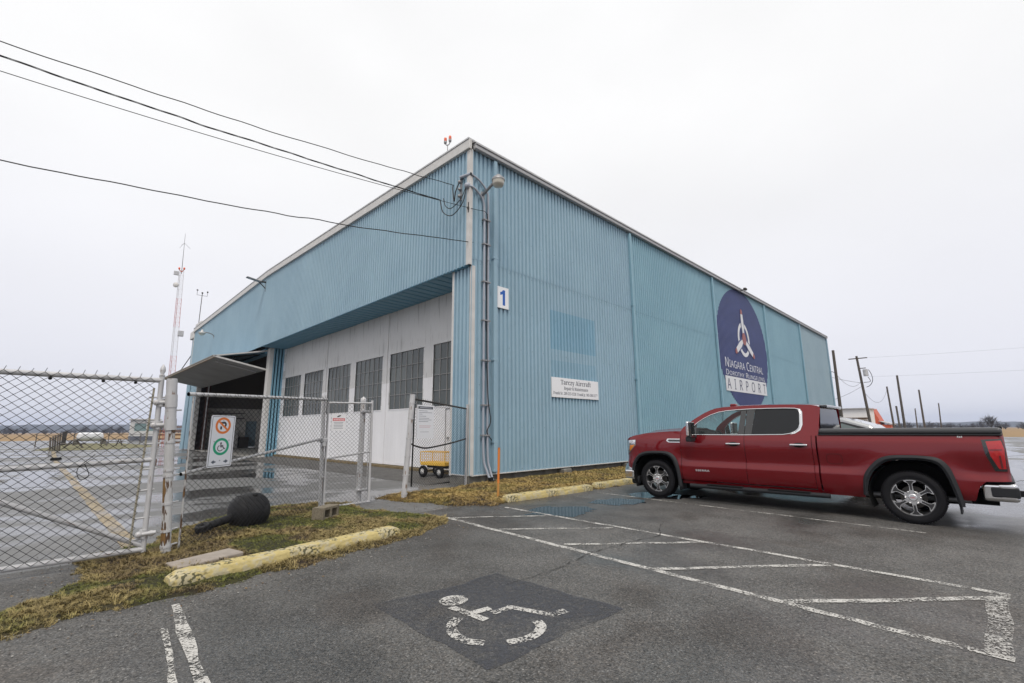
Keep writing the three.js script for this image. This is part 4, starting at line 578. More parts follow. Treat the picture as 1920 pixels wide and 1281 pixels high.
{ // wide swing gate at the left
  const zg = 2.95, o = thing('swing_gate', 'wide galvanised chain-link swing gate with rust-spotted bottom rail', 'gate', [-9.2, 0, zg]);
  const xr = -7.46, xl = -11.2, yt = 2.14, yb = 0.125;
  part('gate_stile', rod(V(xr + 0.005, yb - 0.03, zg), V(xr - 0.035, yt + 0.05, zg), 0.029, 12), mGate, o);
  part('gate_stile', rod(V(xl, yb, zg), V(xl, yt, zg), 0.03, 10), mGate, o);
  part('top_rail', rod(V(xl, yt + 0.0, zg), V(xr - 0.03, yt - 0.0, zg), 0.031, 12), mGate, o);
  part('middle_rail', tube([V(xl, 1.07, zg), V(-8.75, 1.12, zg), V(xr - 0.02, 1.165, zg)], 0.029, 10), mGate, o);
  part('bottom_rail', rod(V(xl, yb - 0.01, zg), V(xr, yb, zg), 0.031, 12), mGate, o);
  part('diagonal_brace', rod(V(xl, 2.05, zg - 0.01), V(xr - 0.02, yb + 0.05, zg - 0.01), 0.029, 10), mGate, o);
  part('tension_bar', rod(V(xr - 0.13, yb + 0.02, zg + 0.01), V(xr - 0.10, yt - 0.1, zg + 0.01), 0.011, 6), mBarTan, o);
  for (const y of [0.24, 0.48, 0.8, 1.05, 1.35, 1.62, 1.92]) part('band_clip', [rod(V(xr - 0.14, y, zg + 0.005), V(xr + 0.035, y + 0.01, zg + 0.005), 0.011, 6)], mGate, o);
  part('finial', lathe([[0, 0], [0.03, 0], [0.03, 0.02], [0.018, 0.03], [0.032, 0.07], [0.028, 0.11], [0.008, 0.15], [0, 0.16]], 12, V(0, 1, 0), V(xr - 0.035, yt + 0.05, zg)), mGate, o);
  for (const y of [1.86, 1.58, 0.3]) part('hinge', [ball(xr - 0.06, y, zg + 0.03, 0.038, 1, 10), ball(xr + 0.06, y, zg + 0.03, 0.036, 1, 10), rod(V(xr - 0.06, y, zg + 0.03), V(xr + 0.1, y + 0.01, zg + 0.05), 0.024, 8), rod(V(xr - 0.01, y - 0.05, zg), V(xr - 0.012, y + 0.05, zg), 0.045, 10)], mGate, o);
  part('wire_mesh', chainLink([xl, zg + 0.034], [xr - 0.1, zg + 0.034], yb - 0.005, yt + 0.02, 0.052, 0.087, 0.0027, 0.045), mWire, o, null, 'stuff');
  part('loose_ties', [tube(curve([[-8.1, 1.15, zg + 0.04], [-8.05, 1.02, zg + 0.06], [-8.12, 0.98, zg + 0.06], [-8.15, 1.1, zg + 0.05], [-8.02, 1.25, zg + 0.04]], 20), 0.004, 5), ...[-8.95, -8.5, -8.05, -7.75].map((x) => ball(x, yt - 0.045, zg + 0.01, 0.018, 1, 6))], mBlack, o);
}
{ // leaning hinge post
  const o = thing('gate_post', 'thick grey gate post with rusty peeling base leaning left', 'post', [-7.23, 0, 3.0], 'fence posts');
  const at = (y) => V(-7.235 - 0.075 * y, y, 3.02);
  part('shaft', tube([at(0), at(0.5), at(1.0), at(1.6), at(2.13)], 0.053, 16), mGateRust, o);
  part('collar', [rod(at(1.52), at(1.66), 0.066, 16), rod(at(1.80), at(1.96), 0.066, 16), rod(at(1.66), at(2.15), 0.059, 16)], mGate, o);
  for (const y of [0.12, 0.3, 0.62, 0.95, 1.02, 1.36, 1.75]) part('band_clip', [rod(at(y), at(y + 0.03), 0.06, 14), rod(at(y + 0.015), at(y + 0.015).add(V(0.12, 0.01, -0.06)), 0.01, 6)], mGate, o);
  part('post_cap', rod(at(2.15), at(2.165), 0.055, 14), mGate, o);
}
const FA = [-7.12, 2.93], FB = [-4.53, 1.04];
{ // fence panel with the parking sign
  const o = thing('fence_panel', 'chain-link fence panel with sloping middle rail carrying the parking sign', 'fence', [-5.8, 0, 2.0], 'chain-link fence');
  const P = (t, y, off = 0) => V(lerp(FA[0], FB[0], t) + 0.59 * off, y, lerp(FA[1], FB[1], t) + 0.81 * off);
  part('top_rail', rod(P(-0.03, 1.98), P(0.99, 2.11), 0.026, 12), mGate, o);
  part('middle_rail', rod(P(-0.02, 0.97), P(0.99, 1.36), 0.023, 12), mGate, o);
  part('tension_bar', rod(P(0.005, 0.05, 0.02), P(-0.01, 1.95, 0.02), 0.012, 6), mGateRust, o);
  part('wire_mesh', chainLink([P(0, 0, 0.03).x, P(0, 0, 0.03).z], [P(1, 0, 0.03).x, P(1, 0, 0.03).z], 0.02, 1.98, 0.05, 0.078, 0.0025, 0.025, 0.06, 2.13), mWire, o, null, 'stuff');
  for (let k = 0; k < 15; k++) part('tie_wire', tube(Array.from({ length: 7 }, (_, i) => { const a = i / 6 * 5.6, t = 0.04 + k * 0.065, c = P(t, lerp(1.98, 2.11, t)); return V(c.x + 0.59 * 0.03 * Math.cos(a), c.y + 0.03 * Math.sin(a), c.z + 0.81 * 0.03 * Math.cos(a)); }), 0.004, 5), mBlack, o);
}
{
  const o = thing('gate_post', 'slim grey fence post between the sign panel and small gate', 'post', [-4.53, 0, 1.04], 'fence posts');
  part('shaft', rod(V(-4.53, 0, 1.04), V(-4.60, 2.16, 1.02), 0.037, 14), mGate, o); part('post_cap', rod(V(-4.60, 2.155, 1.02), V(-4.601, 2.19, 1.02), 0.041, 14), mGate, o);
  part('latch', [rbox(-4.66, -4.5, 1.28, 1.36, 0.98, 1.12, 0.015), rbox(-4.61, -4.54, 1.2, 1.28, 1.05, 1.13, 0.01)], mGalv, o);
  part('band_clip', [rod(V(-4.545, 0.6, 1.04), V(-4.547, 0.64, 1.04), 0.046, 12), rod(V(-4.59, 1.85, 1.02), V(-4.59, 1.89, 1.02), 0.046, 12)], mGate, o);
}
{ // walk gate leaf
  const A = [-4.47, 1.03], B = [-3.47, 0.93], o = thing('walk_gate', 'narrow chain-link walk gate hung with a red and white warning plate', 'gate', [-3.95, 0, 0.98]);
  const P = (t, y, off = 0) => V(lerp(A[0], B[0], t) - 0.0 * off, y, lerp(A[1], B[1], t) + off);
  part('gate_stile', rod(P(0, 0.03), P(-0.04, 2.08), 0.022, 10), mGate, o); part('gate_stile', rod(P(1, 0.04), P(0.965, 2.14), 0.026, 12), mGate, o);
  part('top_rail', rod(P(-0.04, 2.05), P(0.97, 2.08), 0.021, 10), mGate, o); part('middle_rail', rod(P(-0.02, 0.96), P(0.98, 1.06), 0.018, 10), mGate, o); part('bottom_rail', rod(P(0, 0.04), P(1, 0.05), 0.023, 10), mGate, o);
  part('wire_mesh', chainLink([P(0.03, 0, 0.02).x, P(0.03, 0, 0.02).z], [P(0.95, 0, 0.02).x, P(0.95, 0, 0.02).z], 0.05, 2.06, 0.045, 0.078, 0.0025, 0.03), mWireLight, o, null, 'stuff');
  part('tension_bar', rod(P(0.93, 0.1, 0.01), P(0.90, 2.0, 0.01), 0.008, 6), mGate, o);
}
{
  const o = thing('gate_post', 'stout weathered gate post with pointed cap behind the walk gate', 'post', [-3.6, 0, 0.78], 'fence posts');
  part('shaft', rod(V(-3.62, 0, 0.76), V(-3.62, 2.12, 0.76), 0.057, 16), mGate, o);
  part('post_cap', lathe([[0.062, 0], [0.064, 0.05], [0.05, 0.085], [0.02, 0.1], [0, 0.125]], 14, V(0, 1, 0), V(-3.62, 2.11, 0.76)), mGate, o);
  for (const y of [0.28, 0.62, 1.5, 1.92]) part('band_clip', [rod(V(-3.62, y, 0.76), V(-3.62, y + 0.03, 0.76), 0.064, 14)], mGate, o);
  part('hinge', rbox(-3.68, -3.44, 1.87, 1.93, 0.78, 0.9, 0.02), mGalv, o); part('hinge', rbox(-3.7, -3.46, 0.26, 0.31, 0.78, 0.9, 0.02), mGalv, o);
}
const RA = [-2.64, 0.94], RB = [0.28, -0.56];
{
  const o = thing('gate_post', 'leaning white-grey gate post standing alone on the dry verge', 'post', [-2.64, 0, 0.94], 'fence posts');
  const at = (y) => V(-2.64 + 0.05 * y, y, 0.94 + 0.02 * y);
  part('shaft', rod(at(0), at(2.3), 0.062, 16), mGate, o); for (const y of [0.1, 0.5, 0.9, 1.3, 1.75, 2.1]) part('band_clip', [rod(at(y), at(y + 0.03), 0.068, 14), rod(at(y + 0.015), at(y + 0.015).add(V(0.13, 0, -0.07)), 0.01, 6)], mGate, o);
  part('post_cap', rod(at(2.3), at(2.315), 0.063, 14), mGate, o);
  const p = thing('gate_post', 'short fence post standing against the hangar corner', 'post', [-0.08, 0, -0.06], 'fence posts');
  part('shaft', rod(V(-0.08, -0.02, -0.06), V(-0.06, 2.2, -0.05), 0.032, 12), mGate, p); part('post_cap', rod(V(-0.06, 2.19, -0.05), V(-0.06, 2.21, -0.05), 0.036, 12), mGate, p);
}
{ // fence by the corner with the bent rail
  const A = [-2.54, 0.93], B = [-0.11, -0.04], o = thing('fence_panel', 'short chain-link fence panel with a bent sagging rail at the hangar corner', 'fence', [-1.3, 0, 0.5], 'chain-link fence');
  const P = (t, y, off = 0) => V(lerp(A[0], B[0], t), y, lerp(A[1], B[1], t) + off);
  part('top_rail', rod(P(0.03, 2.22), P(1, 2.09), 0.023, 10), mSteelDark, o);
  part('bent_rail', tube(curve([P(0.02, 1.2), P(0.1, 1.14), P(0.26, 1.08), P(0.5, 1.12), P(0.75, 1.18), P(1, 1.26)], 26), 0.02, 8), mSteelDark, o);
  part('wire_mesh', chainLink([A[0] + 0.07, A[1] + 0.02], [B[0], B[1] + 0.02], 0.22, 2.25, 0.05, 0.072, 0.0026, 0.03, 0.06, 2.08), mWire, o, null, 'stuff');
  part('tension_bar', [rod(P(0.05, 0.25), P(0.06, 2.15), 0.02, 6)], mBlack, o);
}
// signs wired to the fence
function fenceSign(name, label, A, B, y0, y1, pw, ph, draw, round = 0.03, tilt = 0) {
  const d = V(B[0] - A[0], 0, B[1] - A[1]), L = d.length(), H = y1 - y0; d.normalize(); const o = thing(name, label, 'sign', [(A[0] + B[0]) / 2, y0, (A[1] + B[1]) / 2]);
  o.rotation.y = Math.atan2(-d.z, d.x); o.rotation.z = tilt;
  const s = new THREE.Shape(), r = round, w = L / 2, h = H; s.moveTo(-w + r, 0); s.lineTo(w - r, 0); s.quadraticCurveTo(w, 0, w, r); s.lineTo(w, h - r); s.quadraticCurveTo(w, h, w - r, h); s.lineTo(-w + r, h); s.quadraticCurveTo(-w, h, -w, h - r); s.lineTo(-w, r); s.quadraticCurveTo(-w, 0, -w + r, 0);
  const back = new THREE.ExtrudeGeometry(s, { depth: 0.003, bevelEnabled: false }), face = new THREE.ShapeGeometry(s, 8); face.translate(0, 0, 0.006); const p = face.attributes.position, uv = face.attributes.uv; for (let i = 0; i < p.count; i++) uv.setXY(i, (p.getX(i) + w) / L, p.getY(i) / H);
  const add = (n, g, m) => { const q = shadows(new THREE.Mesh(g, m)); q.name = n; o.add(q); return q; };
  add('plate', back, mGalv); add('print', face, std(0xffffff, 0.45, 0, { map: canvasTex(pw, ph, draw) }));
  return o;
}
{
  const off = (x, z, k = 0.055) => [x + 0.59 * k, z + 0.81 * k];
  fenceSign('parking_sign', 'white no-parking sign with orange ring and green wheelchair ring', off(-6.91, 2.78), off(-6.55, 2.515), 1.02, 1.72, 360, 700, (c, w, h) => {
    c.fillStyle = '#d9dce3'; c.fillRect(0, 0, w, h); c.strokeStyle = '#26282c'; c.lineWidth = 6; c.strokeRect(20, 18, w - 40, h - 36);
    c.strokeStyle = '#d8752f'; c.lineWidth = 32; c.beginPath(); c.arc(w / 2, h * 0.20, 98, 0, 7); c.stroke();
    c.strokeStyle = '#20242b'; c.lineWidth = 26; c.beginPath(); c.moveTo(w * 0.42, h * 0.275); c.lineTo(w * 0.42, h * 0.215); c.stroke(); c.beginPath(); c.moveTo(w * 0.40, h * 0.145); c.lineTo(w * 0.5, h * 0.145); c.arc(w * 0.52, h * 0.182, 30, -1.4, 1.5); c.stroke();
    c.strokeStyle = '#d8752f'; c.lineWidth = 26; c.beginPath(); c.moveTo(w * 0.5 - 76, h * 0.20 - 66); c.lineTo(w * 0.5 + 76, h * 0.20 + 66); c.stroke();
    c.strokeStyle = '#159a74'; c.lineWidth = 34; c.beginPath(); c.arc(w / 2, h * 0.61, 100, 0, 7); c.stroke();
    c.fillStyle = '#20242b'; c.strokeStyle = '#20242b'; c.lineCap = 'round'; c.beginPath(); c.arc(w * 0.485, h * 0.545, 13, 0, 7); c.fill(); c.lineWidth = 13; c.beginPath(); c.moveTo(w * 0.48, h * 0.565); c.lineTo(w * 0.485, h * 0.615); c.lineTo(w * 0.58, h * 0.615); c.lineTo(w * 0.62, h * 0.655); c.lineTo(w * 0.66, h * 0.645); c.moveTo(w * 0.485, h * 0.59); c.lineTo(w * 0.57, h * 0.59); c.stroke(); c.lineWidth = 11; c.beginPath(); c.arc(w * 0.47, h * 0.64, 38, 0.5, 4.2); c.stroke();
    c.fillStyle = '#4b5563'; for (const [x, s] of [[w * 0.26, -1], [w * 0.74, 1]]) { c.beginPath(); c.moveTo(x + s * 38, h * 0.90); c.lineTo(x, h * 0.862); c.lineTo(x - s * 6, h * 0.885); c.lineTo(x - s * 30, h * 0.888); c.lineTo(x - s * 30, h * 0.912); c.lineTo(x - s * 6, h * 0.915); c.lineTo(x, h * 0.938); c.fill(); }
    c.fillStyle = '#30343a'; for (const [x, y] of [[0.5, 0.105], [0.2, 0.51], [0.8, 0.49], [0.5, 0.88]]) { c.beginPath(); c.arc(w * x, h * y, 7, 0, 7); c.fill(); }
  }, 0.035);
  fenceSign('warning_sign', 'small white warning sign with red band on the walk gate', [-4.44, 1.075], [-4.13, 1.045], 1.50, 1.84, 260, 290, (c, w, h) => { c.fillStyle = '#e2e2e4'; c.fillRect(0, 0, w, h); c.fillStyle = '#30343a'; c.beginPath(); c.ellipse(w * 0.5, h * 0.15, 38, 12, -0.4, 0, 7); c.fill(); c.fillStyle = '#c23a44'; c.fillRect(w * 0.08, h * 0.27, w * 0.84, h * 0.16); c.fillStyle = '#f0e6e6'; c.font = `bold ${h * 0.145}px sans-serif`; c.textAlign = 'center'; c.fillText('WARNING', w / 2, h * 0.405, w * 0.76); c.fillStyle = '#8d9096'; for (let k = 0; k < 5; k++) c.fillRect(w * (0.16 + 0.03 * (k % 2)), h * (0.5 + k * 0.085), w * (0.66 - 0.06 * (k % 2)), h * 0.03); }, 0.012);
  fenceSign('notice_board', 'white printed notice with dark heading on the corner fence', [-2.36, 0.93], [-1.74, 0.73], 1.31, 2.09, 520, 640, (c, w, h) => { c.fillStyle = '#dfe1e6'; c.fillRect(0, 0, w, h); c.fillStyle = '#34363c'; c.fillRect(w * 0.06, h * 0.045, w * 0.86, h * 0.075); c.fillStyle = '#b9bcc4'; c.fillRect(w * 0.14, h * 0.07, w * 0.7, h * 0.02); c.fillStyle = '#82868f'; for (const [y, l] of [[0.17, 0.5], [0.22, 0.78], [0.27, 0.2], [0.33, 0.42], [0.39, 0.6], [0.44, 0.75], [0.49, 0.55]]) c.fillRect(w * 0.1, h * y, w * l, h * 0.014); c.fillStyle = '#c49aa2'; for (const [y, l] of [[0.62, 0.7], [0.66, 0.62]]) c.fillRect(w * 0.14, h * y, w * l, h * 0.012); c.fillStyle = '#9a9da5'; c.fillRect(w * 0.2, h * 0.8, w * 0.5, h * 0.012); }, 0.006);
}
// ---------------------------------------------------------------- small things on the ground
const mStop = std(0xffffff, 0.85, 0, { map: rep(tex(1024, (u, v) => { const n = fbm(u * 7, v * 7, 5, 440, 7, 7), q = fbm(u * 40, v * 40, 3, 441, 40, 40), bare = smooth(0.48, 0.60, n * 0.6 + q * 0.4), li = smooth(0.52, 0.64, fbm(u * 52, v * 52, 3, 443, 52, 52)) * smooth(0.42, 0.6, fbm(u * 6, v * 6, 3, 446, 6, 6)) * 0.9; let c = [0.56, 0.46, 0.20]; c = c.map((k, i) => lerp(k * (0.92 + 0.2 * (q - 0.5)), [0.46, 0.42, 0.30][i], bare * 0.75)); return c.map((k, i) => lerp(k, [0.06, 0.06, 0.03][i], li)); }), 0.8), bumpMap: rep(tex(256, (u, v) => { const c = fbm(u * 24, v * 24, 4, 445, 24, 24); return [c, c, c]; }, false), 1.2), bumpScale: 0.008 });
function wheelStop(A, B, label, seed) {
  const d = V(B[0] - A[0], 0, B[1] - A[1]), L = d.length(); d.normalize(); const n = V(-d.z, 0, d.x), o = thing('wheel_stop', label, 'wheel stop', [(A[0] + B[0]) / 2, 0, (A[1] + B[1]) / 2], 'yellow wheel stops');
  const prof = [[-0.115, 0], [-0.112, 0.07], [-0.095, 0.12], [-0.07, 0.145], [0, 0.15], [0.07, 0.145], [0.095, 0.12], [0.112, 0.07], [0.115, 0]];
  const f = (u, v) => { const e = Math.min(u, 1 - u) * L, k = smooth(-0.02, 0.09, e), kk = lerp(0.78, 1, k), q = v * 8, i = Math.min(7, Math.floor(q)), t = q - i; const s = lerp(prof[i][0], prof[i + 1][0], t) * kk, y = lerp(prof[i][1], prof[i + 1][1], t) * lerp(0.72, 1, k), w = 0.02 * (fbm(u * L * 5, v * 6, 4, seed) - 0.5); const px = A[0] + d.x * u * L, pz = A[1] + d.z * u * L; return [px + n.x * (s + w * (s > 0 ? 1 : -1)), Math.max(0, y + w * (y > 0.01 ? 1 : 0)), pz + n.z * (s + w * (s > 0 ? 1 : -1))]; };
  const g = grid(Math.round(L / 0.04), 32, f, (u, v, p) => [u * L, v * 0.5]);
  const cap = (u) => { const pts = []; for (let k = 0; k <= 32; k++) pts.push(f(u, k / 32)); const pos = [], uv = []; for (let k = 0; k < 31; k++) { pos.push(...pts[0], ...pts[k + 1], ...pts[k + 2]); uv.push(0, 0, 0.1, k * 0.01, 0.1, k * 0.01 + 0.01); } const c = new THREE.BufferGeometry(); c.setAttribute('position', new THREE.Float32BufferAttribute(pos, 3)); c.setAttribute('uv', new THREE.Float32BufferAttribute(uv, 2)); c.computeVertexNormals(); return c; };
  part('bar', [g, cap(0), cap(1)], mStop, o);
}
wheelStop([-7.44, 4.44], [-4.66, 4.0], 'long yellow concrete wheel stop in front of the chain-link fence', 3);
wheelStop([-1.40, 2.86], [1.44, 2.99], 'chipped yellow wheel stop beside the orange marker stake', 5);
wheelStop([1.74, 2.90], [4.5, 2.96], 'yellow wheel stop under the nose of the red truck', 8);
{ // cinder block
  const o = thing('concrete_block', 'hollow brown concrete block lying by the walk gate', 'block', [-4.93, 0.03, 2.2]); o.rotation.y = 0.56;
  const s = shapeOf([[-0.22, 0], [0.22, 0], [0.22, 0.2], [-0.22, 0.2]], [[[-0.17, 0.035], [-0.17, 0.165], [-0.02, 0.165], [-0.02, 0.035]], [[0.025, 0.035], [0.025, 0.165], [0.175, 0.165], [0.175, 0.035]]]);
  const g = new THREE.ExtrudeGeometry(s, { depth: 0.2, bevelEnabled: true, bevelSize: 0.005, bevelThickness: 0.005, bevelSegments: 1 }); g.translate(0, 0.02, -0.1); const m = shadows(new THREE.Mesh(boxUV(g.toNonIndexed()), std(0xffffff, 0.95, 0, { map: rep(tex(256, (u, v, i, j) => { const n = fbm(u * 20, v * 20, 4, 450, 20, 20), c = 0.17 + 0.16 * (n - 0.5) + 0.06 * (hash2(i, j, 5) - 0.5); return [c * 1.1, c * 0.95, c * 0.7]; }), 3) }))); m.name = 'block_body'; o.add(m);
}
single('paving_slab', (() => { const g = rbox(-0.34, 0.34, 0, 0.06, -0.17, 0.17, 0.02); g.rotateY(0.22); g.rotateZ(0.03); g.translate(-6.98, 0.04, 3.78); return g; })(), std(0xffffff, 0.9, 0, { map: rep(tex(256, (u, v, i, j) => { const n = fbm(u * 8, v * 8, 4, 455, 8, 8), c = 0.30 + 0.14 * (n - 0.5) + 0.05 * (hash2(i, j, 5) - 0.5); return [c * 1.05, c * 0.92, c * 0.8]; }), 1.4) }), 'flat grey-brown paving slab half sunk behind the wheel stop', 'slab');
{ // black drum float
  const o = thing('plastic_drum', 'black plastic drum with a capped arm lying behind the fence', 'drum', [-5.95, 0, 1.75]); const c = V(-6.02, 0.245, 1.80), ax = V(-0.95, -0.12, 0.2).normalize();
  const mPl = phys(0xffffff, 0.55, 0, { specularIntensity: 0.45, map: rep(tex(256, (u, v) => { const c = 0.014 + 0.02 * fbm(u * 10, v * 10, 4, 460, 10, 10); return [c, c, c * 1.06]; }), 3) });
  part('drum', lathe([[0, -0.30], [0.12, -0.295], [0.20, -0.26], [0.255, -0.19], [0.275, -0.1], [0.272, -0.095], [0.278, -0.09], [0.28, 0.0], [0.28, 0.06], [0.274, 0.065], [0.278, 0.075], [0.27, 0.11], [0.255, 0.16], [0.19, 0.22], [0.1, 0.25], [0, 0.255]], 40, ax, c), mPl, o);
  part('seam', tube(Array.from({ length: 40 }, (_, k) => { const a = k / 40 * 6.2832, u = V(0, 1, 0).cross(ax).normalize(), w = ax.clone().cross(u); return c.clone().addScaledVector(ax, 0.11).addScaledVector(u, 0.274 * Math.cos(a)).addScaledVector(w, 0.274 * Math.sin(a)); }), 0.006, 6, true), mPl, o);
  const e = V(-6.66, 0.13, 2.04); part('arm', tube([c.clone().addScaledVector(ax, 0.2).add(V(0, -0.02, 0)), e], (t) => 0.065 - 0.012 * t, 12), mPl, o);
  part('end_cap', lathe([[0, -0.11], [0.085, -0.11], [0.1, -0.05], [0.1, 0.03], [0.09, 0.05], [0.06, 0.05], [0.05, 0.02], [0, 0.02]], 20, V(-0.25, 0.95, 0.15), e), mPl, o);
  part('filler_cap', lathe([[0, 0], [0.035, 0], [0.035, 0.03], [0, 0.03]], 12, V(0.1, 0.9, 0.35), V(-5.96, 0.49, 1.9)), mBlack, o);
}
{
  const o = thing('marker_stake', 'thin orange marker stake standing in the dry grass', 'stake', [-1.27, 0, 2.52]);
  part('upper_stake', rod(V(-1.262, 0.36, 2.524), V(-1.25, 1.1, 2.535), 0.026, 10), std(lin(0.66, 0.20, 0.035), 0.6), o); part('lower_stake', rod(V(-1.27, -0.02, 2.52), V(-1.2621, 0.36, 2.524), 0.0262, 10), std(lin(0.50, 0.24, 0.06), 0.7), o); part('stake_tip', rod(V(-1.2502, 1.1, 2.535), V(-1.25, 1.115, 2.535), 0.022, 10), std(lin(0.4, 0.12, 0.03), 0.7), o);
}
setting('door_apron', (() => { const g = grid(4, 20, (u, v) => [lerp(-0.7, 1.1, u), 0.006 + 0.085 * smooth(0, 1, u), lerp(-0.96, -18.9, v)], (u, v, p) => [p[0], p[2]]); return g; })(), std(0xffffff, 0.8, 0, { map: rep(tAsphalt, 1 / 3) }));
{ // yellow wire cart
  const o = thing('garden_cart', 'yellow wire-sided utility cart with black tyres by the doors', 'cart', [0.55, 0.05, -2.2]); o.rotation.y = 1.70; o.scale.setScalar(0.9); 
  const add = (n, g, m) => { const q = shadows(new THREE.Mesh(joined(g), m)); q.name = n; o.add(q); return q; }, mY = std(lin(0.75, 0.45, 0.06), 0.5);
  add('tray', [rbox(-0.62, 0.62, 0.40, 0.52, -0.3, 0.3, 0.02)], mY);
  const side = (z) => { const g = [rod(V(-0.62, 0.86, z), V(0.62, 0.86, z), 0.014, 6)]; for (let k = 0; k <= 12; k++) g.push(rod(V(-0.62 + k * 1.24 / 12, 0.5, z), V(-0.62 + k * 1.24 / 12, 0.86, z), k % 6 ? 0.005 : 0.016, 5)); for (let k = 1; k < 4; k++) g.push(rod(V(-0.62, 0.5 + k * 0.09, z), V(0.62, 0.5 + k * 0.09, z), 0.005, 4)); return g; };
  add('side_rack', side(0.29), mY); add('side_rack', side(-0.29), mY);
  for (const x of [-0.61, 0.61]) add('end_rack', [rod(V(x, 0.86, -0.29), V(x, 0.86, 0.29), 0.014, 6), ...Array.from({ length: 5 }, (_, k) => rod(V(x, 0.5, -0.2 + k * 0.1), V(x, 0.86, -0.2 + k * 0.1), 0.005, 4))], mY);
  add('axle', [rod(V(-0.42, 0.2, -0.3), V(-0.42, 0.2, 0.3), 0.02, 6), rod(V(0.42, 0.2, -0.3), V(0.42, 0.2, 0.3), 0.02, 6), rbox(-0.5, 0.5, 0.3, 0.4, -0.1, 0.1, 0.02)], mSteelDark);
  for (const x of [-0.42, 0.42]) for (const z of [-0.33, 0.33]) { const w = add('wheel', lathe([[0.1, -0.055], [0.17, -0.06], [0.195, -0.03], [0.2, 0], [0.195, 0.03], [0.17, 0.06], [0.1, 0.055]], 24, V(0, 0, 1), V(x, 0.2, z)), mRubber); const q = shadows(new THREE.Mesh(lathe([[0, -0.05], [0.03, -0.06], [0.05, -0.03], [0.1, -0.05], [0.1, 0.05], [0.05, 0.03], [0.03, 0.06], [0, 0.05]], 20, V(0, 0, 1), V(x, 0.2, z)), mTrim)); q.name = 'hub'; w.add(q); }
}
// ---------------------------------------------------------------- background
scene.fog = new THREE.FogExp2(0xbccae8, 0.00026);
{ // low wooded hills round the horizon
  const ridge = (R, seed, hgt, lo) => { const N = 720, M = 5; return grid(N, M, (u, v) => { const a = u * Math.PI * 2, h = hgt(a) * (0.75 + 0.5 * fbm(u * 40, 1, 4, seed, 40)) + 5 * (fbm(u * 700, 3, 2, seed + 2, 700) - 0.3), r = R + v * 260; return [-8 + r * Math.cos(a), lo + (v < 0.01 ? -2 : h * Math.sin(Math.min(1, v * 1.3) * Math.PI / 2)), 10 + r * Math.sin(a)]; }); };
  const mWoods = std(0xffffff, 0.95, 0, { map: rep(tex(256, (u, v) => { const n = fbm(u * 40, v * 8, 4, 470, 40, 8); return [lerp(0.03, 0.09, n), lerp(0.032, 0.085, n), lerp(0.03, 0.06, n)]; }), 60, 2) });
  const dirL = Math.atan2(-1, -0.1);      // towards the left edge of the view
  setting('hills', ridge(2300, 501, (a) => { let d = Math.abs(((a - dirL + Math.PI * 3) % (Math.PI * 2)) - Math.PI); const left = a - dirL < 0.085 ? 1 : 0.55; const t = smooth(1.7, 1.0, d); const s = lerp(16, 52, t); const cut = 1 - 0.42 * smooth(0.03, 0.12, a - dirL) * smooth(1.2, 0.4, d); return s * cut; }, 0), mWoods);
}
{ // bare tree and thicket at the far right
  const mBark = std(lin(0.06, 0.055, 0.05), 0.9);
  const bare = (label, x, z, H, seed, wide) => { const R = mulberry(seed), limbs = [], twigs = []; const grow = (p, d, l, r, n) => { const e = p.clone().addScaledVector(d, l); (n > 2 ? limbs : twigs).push(tube([p, p.clone().lerp(e, 0.5).add(V((R() - 0.5) * l * 0.1, 0, (R() - 0.5) * l * 0.1)), e], (t) => r * (1 - 0.35 * t), n > 2 ? 6 : 3, false, false)); if (!n) return; const k = n > 3 ? 4 : 4; for (let i = 0; i < k; i++) { const q = d.clone().add(V((R() - 0.5) * wide, (R() - 0.3) * 0.9, (R() - 0.5) * wide)).normalize(); grow(p.clone().lerp(e, 0.3 + 0.7 * R()), q, l * (0.66 + 0.3 * R()), r * 0.58, n - 1); } };
    grow(V(x, -0.1, z), V(0, 1, 0), H * 0.24, H * 0.025, 5); const o = thing('bare_tree', label, 'tree', [x, 0, z], 'leafless trees'); part('trunk', limbs, mBark, o); part('crown', twigs, mBark, o); };
  bare('largest leafless tree on the horizon behind the truck bed', 262, 10.5, 8.0, 21, 1.9);
  { // hedgerow of small bare trees along the field edge: one far-off mass
    const R = mulberry(91), tw = []; const grow = (p, d, l, r, n) => { const e = p.clone().addScaledVector(d, l); tw.push(tube([p, e], r, 3, false, false)); if (!n) return; for (let i = 0; i < 3; i++) grow(p.clone().lerp(e, 0.35 + 0.65 * R()), d.clone().add(V((R() - 0.5) * 2.1, (R() - 0.35) * 0.9, (R() - 0.5) * 2.1)).normalize(), l * (0.65 + 0.25 * R()), r * 0.62, n - 1); }; for (let k = 0; k < 3; k++) grow(V(R() - 0.5, 0, R() - 0.5), V((R() - 0.5) * 0.4, 1, (R() - 0.5) * 0.4).normalize(), 1.7, 0.12, 4);
    const g = mergeGeometries(tw), N = 420, I = new THREE.InstancedMesh(g, mBark, N); for (let k = 0; k < N; k++) { const t = R(), left = k % 3 === 0, s = (0.55 + 0.9 * R() * R()) * (left ? 1.2 : 1); I.setMatrixAt(k, new THREE.Matrix4().compose(left ? V(-160 + 320 * t, -0.1, -620 - 40 * R()) : V(430 + 90 * R(), -0.1, -90 + 290 * t), new THREE.Quaternion().setFromAxisAngle(V(0, 1, 0), R() * 6.28), V(s * 1.6, s, s * 1.6))); }
    I.name = 'hedgerow'; I.userData = { kind: 'stuff', label: 'low bare hedgerow along the far field edge', category: 'hedge' }; scene.add(shadows(I));
  }
}
